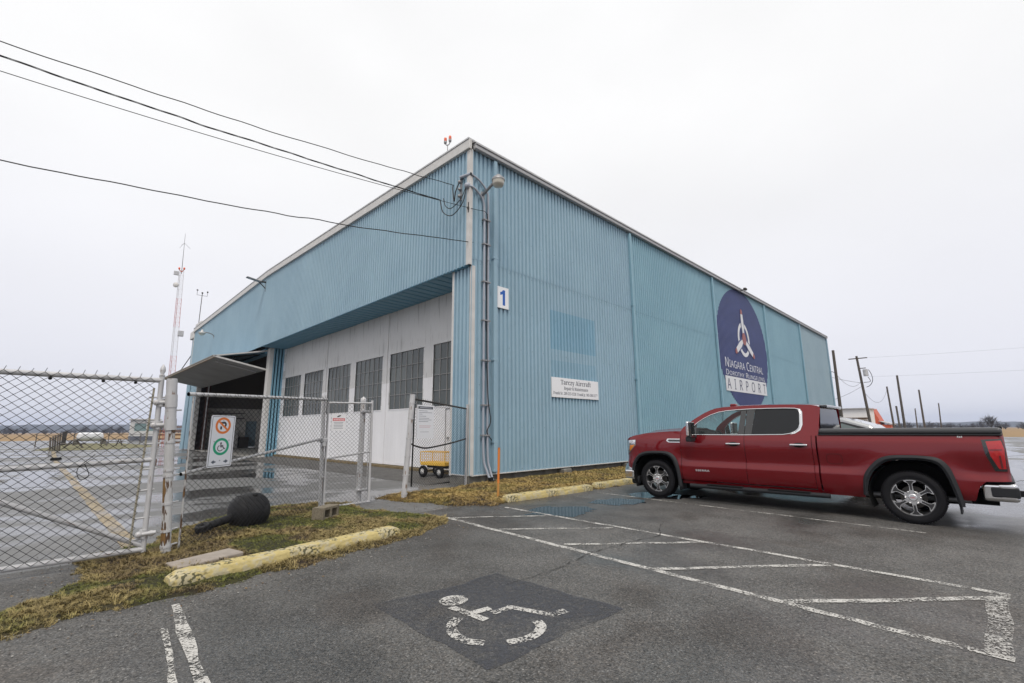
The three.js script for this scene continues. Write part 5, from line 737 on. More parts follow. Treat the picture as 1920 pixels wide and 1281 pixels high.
{ // white shed and orange barn behind the poles
  const w = thing('white_shed', 'long white shed with dark red base past the hangar', 'shed', [102, 0, -9]);
  part('wall', [box(100, 108, 0.6, 5.0, -16, -5.6)], std(lin(0.78, 0.78, 0.78), 0.6), w); part('base_band', box(99.9, 108.1, 0, 0.62, -16.1, -5.5), std(lin(0.16, 0.05, 0.045), 0.7), w); part('roof', [box(99.6, 108.4, 5.0, 5.15, -16.3, -5.3)], mGalv, w); part('lean_to_roof', (() => { const g = box(-1.6, 0, 0, 0.12, -16, -5.4); g.rotateZ(-0.12); g.translate(99.9, 3.05, 0); return g; })(), std(lin(0.16, 0.12, 0.09), 0.8), w);
  for (let k = 0; k < 4; k++) part('lean_to_post', box(98.5, 98.62, 0, 2.9, -15.5 + k * 3.2, -15.38 + k * 3.2), mSteelDark, w);
  const b = thing('orange_barn', 'bright orange gabled barn with low grey-roofed wing', 'barn', [122, 0, -6.6]);
  const s = shapeOf([[-8.6, 0], [-6.4, 0], [-6.4, 2.9], [-7.5, 5.7], [-8.6, 2.9]]), g = new THREE.ExtrudeGeometry(s, { depth: 6, bevelEnabled: false }); g.rotateY(-Math.PI / 2); g.translate(126, 0, 0); const mO = std(lin(0.52, 0.10, 0.045), 0.6);
  part('gable_end', boxUV(g.toNonIndexed()), mO, b); part('wing', box(120, 126, 0, 2.1, -6.35, -4.7), mO, b); part('wing_roof', (() => { const q = box(119.7, 126.3, 0, 0.14, -0.3, 2.0); q.rotateX(0.32); q.translate(0, 2.75, -6.35); return q; })(), mGalv, b);
}
{ // far left: posts, tables, tank, booth, field rail
  const mWd = std(0xffffff, 0.85, 0, { map: rep(tex(256, (u, v) => { const n = fbm(u * 16, v * 3, 4, 480, 16, 3); return [lerp(0.07, 0.2, n), lerp(0.06, 0.175, n), lerp(0.05, 0.15, n)]; }), 2, 0.5) });
  setting('garden_strip', sheet([[-9, -47], [-7.8, -44.3], [-3.5, -44.6], [0.5, -52], [-1, -74], [-6, -76]], 0.012, 1, 0.5, 8), std(0xffffff, 0.95, 0, { map: rep(tSoil, 0.7), color: lin(0.3, 0.28, 0.14) }));
  [[-7.95, -45.2, 1.1], [-7.80, -44.9, 1.2], [-7.66, -45.1, 1.25], [-7.52, -44.8, 1.3], [-7.38, -45.3, 1.45]].forEach(([x, z, h], i) => single('timber_post', rod(V(x, 0, z), V(x - 0.1, h, z), 0.06, 8), mWd, ['leftmost', 'second', 'middle', 'fourth', 'tallest'][i] + ' weathered post of the small cluster beyond the gate', 'post', 'timber posts on the apron edge'));
  const table = (label, x, z, turn) => { const o = thing('picnic_table', label, 'table', [x, 0, z], 'picnic tables'); o.rotation.y = turn; const add = (n, g) => { const q = shadows(new THREE.Mesh(joined(g), mWd)); q.name = n; o.add(q); }; for (let k = 0; k < 5; k++) add('top_plank', box(-0.95, 0.95, 0.73, 0.77, -0.37 + k * 0.15, -0.23 + k * 0.15)); for (const s of [-1, 1]) for (let k = 0; k < 2; k++) add('seat_plank', box(-0.95, 0.95, 0.43, 0.47, s * 0.72 - 0.13 + k * 0.14, s * 0.72 + k * 0.14)); for (const x2 of [-0.7, 0.7]) for (const s of [-1, 1]) add('leg', rod(V(x2, 0, s * 0.7), V(x2, 0.73, s * 0.15), 0.05, 6)); for (const x2 of [-0.7, 0.7]) add('crossbeam', box(x2 - 0.04, x2 + 0.04, 0.38, 0.44, -0.85, 0.85)); };
  table('left picnic table beside the weathered posts', -6.3, -52, 1.5); table('right picnic table in front of the white booth', -3.0, -58.5, 0.3);
  const t = thing('fuel_tank', 'white horizontal fuel tank on saddles across the apron', 'tank', [-4, 0, -69]);
  part('shell', lathe([[0, -1.3], [0.3, -1.27], [0.48, -1.15], [0.52, -1.0], [0.52, 1.0], [0.48, 1.15], [0.3, 1.27], [0, 1.3]], 28, V(0.93, 0, -0.36), V(-4.3, 0.95, -69.2)), std(lin(0.72, 0.73, 0.75), 0.45), t); part('saddle', [rbox(-5.8, -5.4, 0, 0.7, -69.4, -68.0, 0.03), rbox(-3.2, -2.8, 0, 0.7, -70.4, -69.0, 0.03)], mConcrete, t); part('pump', rbox(-6.9, -6.5, 0, 1.6, -67.8, -67.3, 0.05), mSteelDark, t);
  const b = thing('ticket_booth', 'small white booth with wide green-grey windows beyond the gate', 'booth', [3.9, 0, -97]);
  part('wall', [box(2.4, 6.2, 0.75, 1.65, -99, -96), box(2.4, 6.2, 3.0, 3.6, -99, -96), ...[[2.4, 2.75], [4.4, 4.5], [5.95, 6.2]].map(([a, c]) => box(a, c, 1.65, 3.0, -96.2, -96)), box(2.4, 6.2, 1.65, 3, -99, -98.8), box(2.4, 2.55, 1.65, 3, -98.8, -96.2)], mTrim, b); part('base', box(2.35, 6.25, 0, 0.75, -99.05, -95.95), std(lin(0.13, 0.14, 0.17), 0.7), b); part('roof', rbox(2.1, 6.5, 3.6, 3.8, -99.3, -95.7, 0.04), mTrim, b);
  const mGreenGlass = phys(lin(0.22, 0.30, 0.30), 0.15, 0, {}); part('window', box(2.75, 4.4, 1.65, 3, -96.12, -96.08), mGreenGlass, b); part('window', box(4.5, 5.95, 0.9, 3, -96.1, -96.06), mGreenGlass, b); part('blue_emblem', box(4.9, 5.5, 2.1, 2.5, -96.05, -96.03), std(lin(0.08, 0.1, 0.3), 0.6), b);
  for (let k = 0; k < 6; k++) single('field_post', rod(V(-9 + k * 3, 0, -62 - k * 0.4), V(-9 + k * 3, 1.35, -62 - k * 0.4), 0.045, 6), mWd, ['first', 'second', 'third', 'fourth', 'fifth', 'sixth'][k] + ' thin rail post from the left across the apron', 'post', 'rail posts across the apron');
  single('rail_wire', tube([V(-9, 1.2, -62), V(6, 1.2, -64)], 0.02, 5), mCable, 'thin rail wire strung between the far apron posts', 'wire');
  single('drain_cover', lathe([[0, 0], [0.24, 0], [0.24, 0.05], [0.2, 0.11], [0, 0.12]], 24, V(0, 1, 0), V(-7.82, 0.006, -26.6)), mRubber, 'flat black rubber cover lying on the faded yellow line', 'cover');
  const bs = thing('timber_rack', 'low brown timber rack beside the open folding door', 'rack', [1.2, 0, -52]); for (let k = 0; k < 5; k++) part('rail', box(0.2, 2.6, 0.25 + k * 0.42, 0.4 + k * 0.42, -52.05, -52), std(lin(0.22, 0.12, 0.07), 0.8), bs); for (const x of [0.25, 1.4, 2.5]) part('upright', box(x, x + 0.1, 0, 2.3, -51.99, -51.9), std(lin(0.2, 0.11, 0.07), 0.8), bs);
}
{ // post-and-wire fence at the far right
  for (let k = 0; k < 5; k++) single('paddock_post', box(88 + k * 0.4, 88.12 + k * 0.4, 0, 1.3, 6.4 + k * 2.4, 6.52 + k * 2.4), mSteelDark, ['first', 'second', 'third', 'fourth', 'fifth'][k] + ' fence post from the truck tail across the wet yard', 'post', 'far paddock posts');
}
// ---------------------------------------------------------------- red pickup truck
{
  const CX = 2.45, HW = 1.03, truck = thing('pickup_truck', 'dark red crew-cab pickup truck parked nose to the blue hangar wall', 'truck', [CX, 0, 7.2]);
  const mRed = phys(0xffffff, 0.45, 0.3, { clearcoat: 1, clearcoatRoughness: 0.02, specularIntensity: 0.2, map: rep(tex(256, (u, v, i, j) => { const n = 0.92 + 0.16 * hash2(i, j, 3); return [0.165 * n, 0.0045 * n, 0.009 * n]; }), 6) });
  const mChrome = std(lin(0.78, 0.78, 0.79), 0.09, 1), mGlossBlack = phys(lin(0.012, 0.012, 0.013), 0.12, 0, { clearcoat: 1 }), mPlastic = phys(lin(0.022, 0.023, 0.026), 0.55, 0, { specularIntensity: 0.5 }), mInside = phys(lin(0.012, 0.012, 0.012), 0.9, 0, { specularIntensity: 0.2 }), mSeat = std(lin(0.05, 0.048, 0.045), 0.75), mCover = phys(lin(0.05, 0.052, 0.056), 0.35, 0, { clearcoat: 0.3 });
  const mClear = phys(lin(0.86, 0.92, 0.90), 0.02, 0, { transmission: 1, thickness: 0, ior: 1.45 }), mPrivacy = phys(lin(0.008, 0.009, 0.011), 0.03, 0, { specularIntensity: 0.8 });
  const tab = [[0.2, 0.12], [0.30, 0.10], [0.40, 0.072], [0.46, 0.05], [0.55, 0.024], [0.66, 0.008], [0.72, 0.004], [0.76, 0.018], [0.81, 0.036], [0.86, 0.04], [0.95, 0.026], [1.03, 0.010], [1.1, 0.001], [1.2, 0.004], [1.27, 0.014], [1.31, 0.030], [1.38, 0.055], [1.5, 0.085]];
  const pl = (t, y) => { if (y <= t[0][0]) return t[0][1]; for (let i = 0; i < t.length - 1; i++) if (y <= t[i + 1][0]) return lerp(t[i][1], t[i + 1][1], (y - t[i][0]) / (t[i + 1][0] - t[i][0])); return t[t.length - 1][1]; };
  const WH = [[4.84, 0.405], [9.24, 0.405]];
  const dAt = (y, z) => {
    let d = pl(tab, y); for (const [wz, wy] of WH) { const r = Math.hypot(z - wz, y - wy), k = smooth(0.92, 0.62, r) * smooth(0.35, 0.6, y); d = lerp(d, -0.012 + 0.10 * Math.max(0, y - 1.1), k * 0.8); }
    if (z < 4.32) { const t = Math.min(0.995, (4.32 - z) / 0.30); d += 0.24 * (1 - Math.sqrt(1 - t * t)); }
    if (z > 10.26) { const t = Math.min(1, (z - 10.26) / 0.11); d += 0.07 * (1 - Math.sqrt(1 - t * t)); }
    return d;
  };
  const X = (s, y, z, out = 0) => CX + s * (HW - dAt(y, z) + out);
  const levels = [0.3, 0.36, 0.42, 0.46, 0.50, 0.55, 0.6, 0.66, 0.70, 0.72, 0.74, 0.76, 0.785, 0.81, 0.835, 0.86, 0.9, 0.95, 1.0, 1.05, 1.1, 1.15, 1.2, 1.24, 1.27, 1.29, 1.31, 1.34, 1.38, 1.41, 1.44, 1.48];
  const side = (s, z0, z1, bot, top) => { const n = Math.max(2, Math.round((z1 - z0) / 0.02)); return grid(n, levels.length - 1, (u, v) => { const z = lerp(z0, z1, u), y = clamp(levels[Math.round(v * (levels.length - 1))], bot(z), top(z)); return [X(s, y, z), y, z]; }, (u, v, p) => [p[2], p[1]]); };
  const archF = [[4.06, 0.66], [4.24, 0.60], [4.27, 0.62], [4.33, 0.76], [4.46, 0.91], [4.64, 0.97], [4.91, 0.985], [5.155, 0.965], [5.285, 0.87], [5.365, 0.68], [5.40, 0.43], [5.6, 0.42]];
  const archR = [[8.0, 0.39], [8.64, 0.40], [8.66, 0.55], [8.69, 0.69], [8.765, 0.82], [8.915, 0.965], [9.10, 1.02], [9.24, 1.03], [9.47, 1.03], [9.62, 0.98], [9.70, 0.86], [9.75, 0.70], [9.80, 0.42], [9.96, 0.42], [10.02, 0.62], [10.1, 0.71], [10.4, 0.73]];
  const hoodT = [[4.0, 1.19], [4.08, 1.24], [4.16, 1.30], [4.3, 1.345], [4.59, 1.40], [4.94, 1.43], [5.25, 1.445], [5.5, 1.445]];
  const dz = (z) => [4.03, 5.452, 5.460, 6.776, 6.784, 7.936, 7.944, 8.005, 8.03, 10.37][z];
  for (const s of [-1, 1]) {
    part('front_fender', side(s, 4.06, dz(1), (z) => pl(archF, z), (z) => pl(hoodT, z)), mRed, truck);
    const f = part('front_door', side(s, dz(2), dz(3), () => 0.425, (z) => 1.365 + 0.08 * smooth(5.68, 5.5, z)), mRed, truck);
    const r = part('rear_door', side(s, dz(4), dz(5), () => 0.43, () => 1.372), mRed, truck);
    part('cab_corner', side(s, dz(6), dz(7), () => 0.40, () => 1.39), mRed, truck);
    const bed = part('bed_side', side(s, dz(8), dz(9), (z) => pl(archR, z), () => 1.385), mRed, truck);
    part('rocker', [grid(40, 3, (u, v) => { const z = lerp(5.42, 8.62, u), y = lerp(0.41, 0.35, v); return [X(s, y, z, -0.012), y, z]; })], mRed, truck);
    for (const [door, z0, z1] of [[f, 6.43, 6.71], [r, 7.59, 7.88]]) { part('handle', [rbox(Math.min(X(s, 1.19, z0, 0.0), X(s, 1.19, z0, 0.045)), Math.max(X(s, 1.19, z0, 0.0), X(s, 1.19, z0, 0.045)), 1.178, 1.213, z0, z1, 0.014)], mChrome, door); const cup = []; for (let k = 0; k < 14; k++) { const a = k / 14 * 6.2832; cup.push([(z0 + z1) / 2 + 0.1 * Math.cos(a), 1.19 + 0.045 * Math.sin(a)]); } part('handle_cup', skin(s, cup, 0.002), mInside, door); }
    if (s < 0) {
      part('fuel_flap', tube(Array.from({ length: 40 }, (_, k) => { const a = k / 40 * 6.2832, c = Math.cos(a), q = Math.sin(a), e = 0.55; const z = 8.26 + 0.115 * Math.sign(c) * Math.abs(c) ** e, y = 0.965 + 0.085 * Math.sign(q) * Math.abs(q) ** e; return V(X(s, y, z, 0.0), y, z); }), 0.003, 5, true), mInside, bed);
    }
    // flares
    const flare = (o, i, out) => { const O = curve(o.map(([z, y]) => [0, y, z]), 60), I = curve(i.map(([z, y]) => [0, y, z]), 60); return grid(60, 6, (u, v) => { const k = Math.round(u * 60), z = lerp(O[k].z, I[k].z, v), y = lerp(O[k].y, I[k].y, v), b = 0.006 + out * Math.sin(Math.min(1, v * 1.5) * Math.PI / 2) - (v > 0.83 ? 0.03 : 0); return [CX + s * (HW - Math.min(0.03, dAt(Math.max(0.6, y), z)) + b), y, z]; }); };
    part('wheel_flare', flare([[4.23, 0.56], [4.25, 0.66], [4.30, 0.78], [4.42, 0.92], [4.61, 0.995], [4.90, 1.015], [5.17, 1.0], [5.32, 0.90], [5.40, 0.71], [5.44, 0.41], [5.45, 0.29]], [[4.32, 0.56], [4.335, 0.65], [4.375, 0.755], [4.48, 0.87], [4.66, 0.925], [4.91, 0.945], [5.13, 0.92], [5.25, 0.82], [5.33, 0.61], [5.36, 0.38], [5.37, 0.29]], 0.035), mPlastic, truck);
    part('wheel_flare', flare([[8.615, 0.40], [8.625, 0.55], [8.65, 0.70], [8.72, 0.83], [8.86, 0.98], [9.02, 1.05], [9.24, 1.065], [9.47, 1.06], [9.62, 1.03], [9.72, 0.93], [9.77, 0.78], [9.82, 0.52], [9.84, 0.33]], [[8.68, 0.40], [8.69, 0.53], [8.735, 0.68], [8.81, 0.81], [8.95, 0.935], [9.06, 0.975], [9.23, 0.99], [9.46, 0.985], [9.61, 0.92], [9.69, 0.75], [9.74, 0.52], [9.76, 0.40], [9.77, 0.33]], 0.035), mPlastic, truck);
    for (const [wz] of WH) part('mud_flap', rbox(s < 0 ? 1.42 : 3.18, s < 0 ? 1.72 : 3.48, 0.22, 0.5, wz + 0.53, wz + 0.555, 0.01), mPlastic, truck);
    for (const [wz, wy] of WH) part('wheel_well', [grid(20, 2, (u, v) => { const a = Math.PI * (1.12 - 1.24 * u); return [CX + s * lerp(HW - 0.03, 0.5, v), wy + 0.56 * Math.sin(a), wz + 0.56 * Math.cos(a)]; }), grid(16, 2, (u, v) => { const a = Math.PI * u; return [CX + s * 0.52, wy - 0.1 + 0.68 * Math.sin(a) * v, wz + 0.58 * Math.cos(a)]; })], mInside, truck);
    // cab side above the belt
    const off = (y) => 0.052 + (y - 1.36) / 0.59 * 0.245, U = (pts, holes, out) => { const g = new THREE.ShapeGeometry(shapeOf(pts, holes)), p = g.attributes.position; for (let i = 0; i < p.count; i++) { const z = p.getX(i), y = p.getY(i); p.setXYZ(i, CX + s * (HW - off(y) + out), y, z); } g.computeVertexNormals(); return g; };
    const dlo = [[5.67, 1.372], [5.68, 1.50], [5.80, 1.62], [5.94, 1.715], [6.08, 1.785], [6.24, 1.838], [6.40, 1.862], [6.60, 1.876], [6.84, 1.884], [7.20, 1.885], [7.50, 1.88], [7.68, 1.870], [7.745, 1.845], [7.765, 1.78], [7.77, 1.58], [7.745, 1.50], [7.69, 1.44], [7.60, 1.40], [7.48, 1.380], [6.78, 1.370]];
    const outer = [[5.44, 1.36], [5.44, 1.445], [5.50, 1.53], [5.62, 1.63], [5.80, 1.755], [5.94, 1.835], [6.06, 1.888], [6.18, 1.925], [6.34, 1.945], [6.60, 1.955], [6.90, 1.958], [7.40, 1.955], [7.75, 1.942], [7.95, 1.925], [8.04, 1.905], [8.09, 1.87], [8.05, 1.36]];
    const cab = part('cab_frame', U(outer, [dlo], 0), mRed, truck);
    part('window_chrome', [tube(dlo.map(([z, y]) => V(CX + s * (HW - off(y) + 0.004), y, z)), 0.0105, 6, true), U([[7.70, 1.872], [7.765, 1.858], [7.80, 1.80], [7.805, 1.56], [7.77, 1.46], [7.68, 1.40], [7.60, 1.385], [7.68, 1.435], [7.735, 1.50], [7.755, 1.58], [7.75, 1.78], [7.735, 1.83]], [], 0.006)], mChrome, cab);
    part('front_window', U([[5.80, 1.375], [5.80, 1.61], [5.94, 1.712], [6.08, 1.78], [6.24, 1.833], [6.40, 1.857], [6.60, 1.87], [6.70, 1.873], [6.65, 1.375]], [], -0.012), mClear, cab);
    part('quarter_panel', U([[5.685, 1.375], [5.69, 1.50], [5.795, 1.606], [5.795, 1.375]], [], -0.010), mGlossBlack, cab);
    part('door_pillar', [U([[6.65, 1.375], [6.70, 1.875], [6.80, 1.879], [6.772, 1.375]], [], -0.006), U([[6.782, 1.375], [6.81, 1.879], [6.965, 1.879], [6.915, 1.375]], [], -0.006)], mGlossBlack, cab);
    part('rear_window', U([[6.915, 1.378], [6.965, 1.878], [7.20, 1.88], [7.50, 1.875], [7.68, 1.865], [7.735, 1.84], [7.75, 1.78], [7.755, 1.58], [7.73, 1.505], [7.67, 1.445], [7.59, 1.405], [7.48, 1.385]], [], -0.012), mPrivacy, cab);
    // mirror
    const mx0 = s < 0 ? 1.13 : 3.55, mir = part('door_mirror', [rbox(mx0, mx0 + 0.22, 1.34, 1.65, 5.735, 5.80, 0.03, 3)], mChrome, truck);
    part('mirror_back', rbox(mx0 + 0.008, mx0 + 0.212, 1.31, 1.64, 5.80, 5.845, 0.02), mGlossBlack, mir);
    part('mirror_arm', [rbox(s < 0 ? 1.2 : 3.4, s < 0 ? 1.5 : 3.7, 1.30, 1.36, 5.73, 5.82, 0.02), rbox(s < 0 ? 1.16 : 3.52, s < 0 ? 1.38 : 3.74, 1.23, 1.34, 5.70, 5.83, 0.03)], mPlastic, mir);
    // lamps and badges
    part('headlight', [skin(s, [[4.075, 1.225], [4.16, 1.245], [4.365, 1.255], [4.36, 1.13], [4.28, 1.05], [4.18, 0.965], [4.09, 0.94], [4.07, 1.05]], 0.006)], phys(lin(0.30, 0.31, 0.32), 0.08, 0.5, { clearcoat: 1 }), truck);
    part('headlight_bar', [skin(s, [[4.12, 1.235], [4.355, 1.248], [4.35, 1.165], [4.22, 1.155], [4.2, 1.10], [4.14, 1.02], [4.10, 1.02], [4.11, 1.12]], 0.009)], mChrome, truck);
    part('turn_signal', [skin(s, [[4.21, 1.13], [4.34, 1.135], [4.27, 1.06], [4.19, 0.99], [4.17, 1.04]], 0.010)], phys(lin(0.7, 0.22, 0.02), 0.2, 0, { clearcoat: 1 }), truck);
    part('fender_badge', [skin(s, [[5.13, 1.245], [5.16, 1.285], [5.448, 1.285], [5.448, 1.205], [5.19, 1.205], [5.15, 1.225]], 0.006)], mChrome, truck);
    part('fender_badge', [skin(s, [[5.17, 1.245], [5.19, 1.27], [5.446, 1.27], [5.446, 1.22], [5.20, 1.22]], 0.009)], mGlossBlack, truck);
    part('tail_light_surround', [skin(s, [[10.13, 1.315], [10.345, 1.33], [10.366, 1.20], [10.345, 0.865], [10.22, 0.865], [10.15, 1.10]], 0.005)], mGlossBlack, truck);
    part('tail_light', [skin(s, [[10.175, 1.29], [10.335, 1.305], [10.355, 1.19], [10.338, 0.90], [10.265, 0.90], [10.20, 1.08]], 0.010)], phys(lin(0.42, 0.006, 0.009), 0.12, 0, { clearcoat: 1 }), truck);
    part('tail_light_strip', [skin(s, [[10.285, 1.09], [10.305, 1.09], [10.312, 0.91], [10.288, 0.91]], 0.013), skin(s, [[10.20, 1.175], [10.33, 1.18], [10.33, 1.165], [10.20, 1.16]], 0.013)], phys(lin(0.12, 0.01, 0.012), 0.2, 0, { clearcoat: 1 }), truck);
  }
  function skin(s, pts, out) {      // a small outline laid on the body side
    const g0 = new THREE.ShapeGeometry(shapeOf(pts)), zs = pts.map((p) => p[0]), ys = pts.map((p) => p[1]);
    // refine by midpoint splitting so that it follows the body
    let P = g0.attributes.position, I = Array.from(g0.index.array), tri = []; for (let i = 0; i < I.length; i += 3) tri.push([0, 1, 2].map((k) => [P.getX(I[i + k]), P.getY(I[i + k])]));
    for (let it = 0; it < 2; it++) tri = tri.flatMap(([a, b, c]) => { const m = (p, q) => [(p[0] + q[0]) / 2, (p[1] + q[1]) / 2], ab = m(a, b), bc = m(b, c), ca = m(c, a); return [[a, ab, ca], [ab, b, bc], [ca, bc, c], [ab, bc, ca]]; });
    const g = new THREE.BufferGeometry(); g.setAttribute('position', new THREE.Float32BufferAttribute(tri.flat().flatMap(([z, y]) => [X(s, y, z, out), y, z]), 3)); g.computeVertexNormals(); return g;
  }
  const textPlate = (txt, z0, z1, y0, y1, col, font) => { const g = new THREE.PlaneGeometry(1, 1), y = (y0 + y1) / 2, z = (z0 + z1) / 2; g.scale(z1 - z0, y1 - y0, 1); g.rotateY(-Math.PI / 2); g.translate(X(-1, y, z, 0.008), y, z); part('badge', g, std(0xffffff, 0.3, 0.3, { transparent: true, map: canvasTex(512, 96, (c, w, h) => { c.clearRect(0, 0, w, h); c.fillStyle = col; c.font = `bold ${h * 0.98}px sans-serif`; c.textAlign = 'center'; c.fillText(txt, w / 2, h * 0.86, w); }) }), truck); };
  textPlate('SIERRA', 5.66, 6.14, 0.615, 0.665, '#c9ccd0'); textPlate('4x4', 9.80, 10.01, 1.335, 1.375, '#e8e9ea');
  // hood, cowl, windscreen, roof, rear glass
  part('hood', grid(24, 24, (u, v) => { const z = lerp(4.10, 5.44, v), w = lerp(0.86, 0.955, smooth(0, 0.35, v)), x = lerp(-w, w, u), e = Math.abs(x) / w, edge = pl(hoodT, z); return [CX + x, edge + 0.055 * (1 - e ** 2.4) * smooth(0, 0.3, v) + 0.022 * smooth(0.62, 0.5, e) * smooth(0.05, 0.4, v) - (v < 0.08 ? 0.05 * (1 - v / 0.08) : 0), z]; }), mRed, truck);
  part('cowl', box(CX - 0.85, CX + 0.85, 1.38, 1.455, 5.42, 5.6), mPlastic, truck);
  part('windscreen', grid(16, 8, (u, v) => { const z = lerp(5.50, 6.13, v), y = lerp(1.45, 1.925, v ** 0.92), w = lerp(0.90, 0.72, v), x = lerp(-w, w, u); return [CX + x, y, z - 0.10 * (1 - (x / w) ** 2) * (1 - v)]; }), mClear, truck);
  part('wiper', rod(V(2.0, 1.475, 5.42), V(2.7, 1.5, 5.46), 0.012, 6), mPlastic, truck);
  part('roof', grid(20, 24, (u, v) => { const z = lerp(6.08, 8.07, v), rail = pl([[6.08, 1.90], [6.18, 1.925], [6.34, 1.945], [6.6, 1.955], [6.9, 1.958], [7.4, 1.955], [7.75, 1.942], [7.95, 1.925], [8.07, 1.89]], z), w = HW - 0.052 - (rail - 1.36) / 0.59 * 0.245, x = lerp(-w, w, u), e = Math.abs(x) / w; return [CX + x, rail + 0.035 * (1 - e ** 2.2), z]; }), mRed, truck);
  part('roof_antenna', rbox(2.36, 2.50, 1.975, 2.04, 6.22, 6.36, 0.03), mRed, truck);
  part('brake_light_spoiler', rbox(CX - 0.62, CX + 0.62, 1.87, 1.925, 8.04, 8.17, 0.02), mGlossBlack, truck);
  part('cab_back', [box(CX - 0.95, CX + 0.95, 0.5, 1.40, 8.0, 8.02)], mRed, truck);
  part('cab_back_frame', (() => { const s = shapeOf([[-0.93, 1.38], [0.93, 1.38], [0.76, 1.90], [-0.76, 1.90]], [[[-0.82, 1.43], [-0.66, 1.86], [0.66, 1.86], [0.82, 1.43]]]), g = new THREE.ExtrudeGeometry(s, { depth: 0.03, bevelEnabled: false }); g.rotateX(-0.02); g.translate(CX, 0, 8.05); return boxUV(g.toNonIndexed()); })(), mRed, truck);
  part('rear_glass', (() => { const g = new THREE.ShapeGeometry(shapeOf([[-0.82, 1.43], [0.82, 1.43], [0.66, 1.86], [-0.66, 1.86]])); g.translate(CX, 0, 8.065); return g; })(), mPrivacy, truck);
  // front end
  part('grille', [rbox(CX - 0.62, CX + 0.62, 0.78, 1.22, 4.0, 4.12, 0.03)], mGlossBlack, truck); part('grille_frame', [rbox(CX - 0.66, CX + 0.66, 1.20, 1.26, 3.99, 4.12, 0.02), rbox(CX - 0.66, CX + 0.66, 0.74, 0.79, 3.98, 4.12, 0.02), rbox(CX - 0.68, CX - 0.61, 0.76, 1.24, 3.99, 4.12, 0.02), rbox(CX + 0.61, CX + 0.68, 0.76, 1.24, 3.99, 4.12, 0.02)], mChrome, truck);
  for (let k = 0; k < 5; k++) part('grille_bar', rbox(CX - 0.6, CX + 0.6, 0.83 + k * 0.078, 0.855 + k * 0.078, 3.985, 4.03, 0.008), mChrome, truck);
  part('front_face', grid(20, 6, (u, v) => { const x = lerp(-0.9, 0.9, u), y = lerp(0.55, 1.26, v); return [CX + x, y, 4.05 + 0.06 * (Math.abs(x) / 0.9) ** 4]; }), mGlossBlack, truck);
  part('front_bumper', [grid(32, 8, (u, v) => { const a = lerp(-1, 1, u), x = 1.01 * Math.sign(a) * (1 - (1 - Math.abs(a)) ** 1.6) , ang = v * Math.PI, q = Math.abs(a); return [CX + x, lerp(0.36, 0.70, v), 4.02 - 0.06 * Math.sin(ang) + 0.26 * smooth(0.72, 1, q)]; })], mChrome, truck);
  part('bumper_corner', rbox(CX - 1.015, CX - 0.72, 0.365, 0.57, 4.015, 4.265, 0.045, 3), mChrome, truck); part('bumper_corner', rbox(CX + 0.72, CX + 1.015, 0.365, 0.57, 4.015, 4.265, 0.045, 3), mChrome, truck);
  part('lower_valance', [rbox(CX - 0.9, CX + 0.9, 0.24, 0.42, 4.12, 4.34, 0.05), rbox(CX - 0.94, CX + 0.94, 0.40, 0.66, 4.1, 4.24, 0.04)], mPlastic, truck);
  // bed
  part('bed_cover', [rbox(CX - 0.985, CX + 0.985, 1.392, 1.492, 8.06, 10.37, 0.045, 4)], mCover, truck); part('bed_rail', [rbox(CX - 1.0, CX + 1.0, 1.372, 1.394, 8.05, 10.36, 0.008)], mPlastic, truck);
  part('cover_latch', rbox(CX - 0.06, CX + 0.06, 1.46, 1.51, 10.33, 10.385, 0.015), mBlack, truck);
  part('tailgate', [rbox(CX - 0.78, CX + 0.78, 0.72, 1.385, 10.30, 10.375, 0.03)], mRed, truck); part('rear_panel', box(CX - 0.93, CX + 0.93, 0.70, 1.37, 10.26, 10.30), mRed, truck);
  part('rear_bumper', [rbox(CX - 0.99, CX + 0.99, 0.435, 0.70, 10.20, 10.42, 0.05, 3), rbox(CX - 0.985, CX - 0.80, 0.435, 0.69, 10.04, 10.3, 0.05, 3), rbox(CX + 0.80, CX + 0.985, 0.435, 0.69, 10.04, 10.3, 0.05, 3)], mChrome, truck);
  part('bumper_step', [rbox(CX - 0.995, CX - 0.6, 0.49, 0.645, 10.13, 10.428, 0.03), rbox(CX + 0.6, CX + 0.995, 0.49, 0.645, 10.13, 10.428, 0.03), rbox(CX - 0.97, CX + 0.97, 0.70, 0.725, 10.12, 10.40, 0.01)], mPlastic, truck);
  part('tow_hitch', [rbox(CX - 0.05, CX + 0.05, 0.43, 0.52, 10.3, 10.62, 0.01), ball(CX, 0.6, 10.56, 0.035, 1.1, 10)], mBlack, truck);
  // step bars
  for (const s of [-1, 1]) { const x = CX + s * 1.06, b = part('step_bar', [tube([V(x, 0.325, 5.64), V(x, 0.335, 8.14)], 0.042, 12)], mPlastic, truck); for (const z of [5.95, 6.75, 7.55, 8.0]) part('step_bracket', rbox(Math.min(x, CX + s * 0.8), Math.max(x, CX + s * 0.8), 0.33, 0.37, z, z + 0.06, 0.01), mBlack, b); for (const z of [6.0, 7.15]) part('step_pad', rbox(x - 0.05, x + 0.05, 0.358, 0.382, z, z + 0.7, 0.01), mBlack, b); }
  // floor, chassis, cabin
  part('chassis', [box(CX - 0.45, CX + 0.45, 0.32, 0.5, 4.3, 10.2), rod(V(CX - 0.85, 0.4, 4.84), V(CX + 0.85, 0.4, 4.84), 0.06, 8), rod(V(CX - 0.85, 0.4, 9.24), V(CX + 0.85, 0.4, 9.24), 0.08, 8), ball(CX, 0.38, 9.24, 0.18, 1, 10), box(CX - 0.88, CX + 0.88, 0.46, 0.5, 5.42, 8.0), box(CX - 0.45, CX + 0.45, 0.75, 0.8, 8.05, 10.25), box(CX - 0.45, CX + 0.45, 0.9, 1.0, 4.2, 5.4)], mInside, truck);
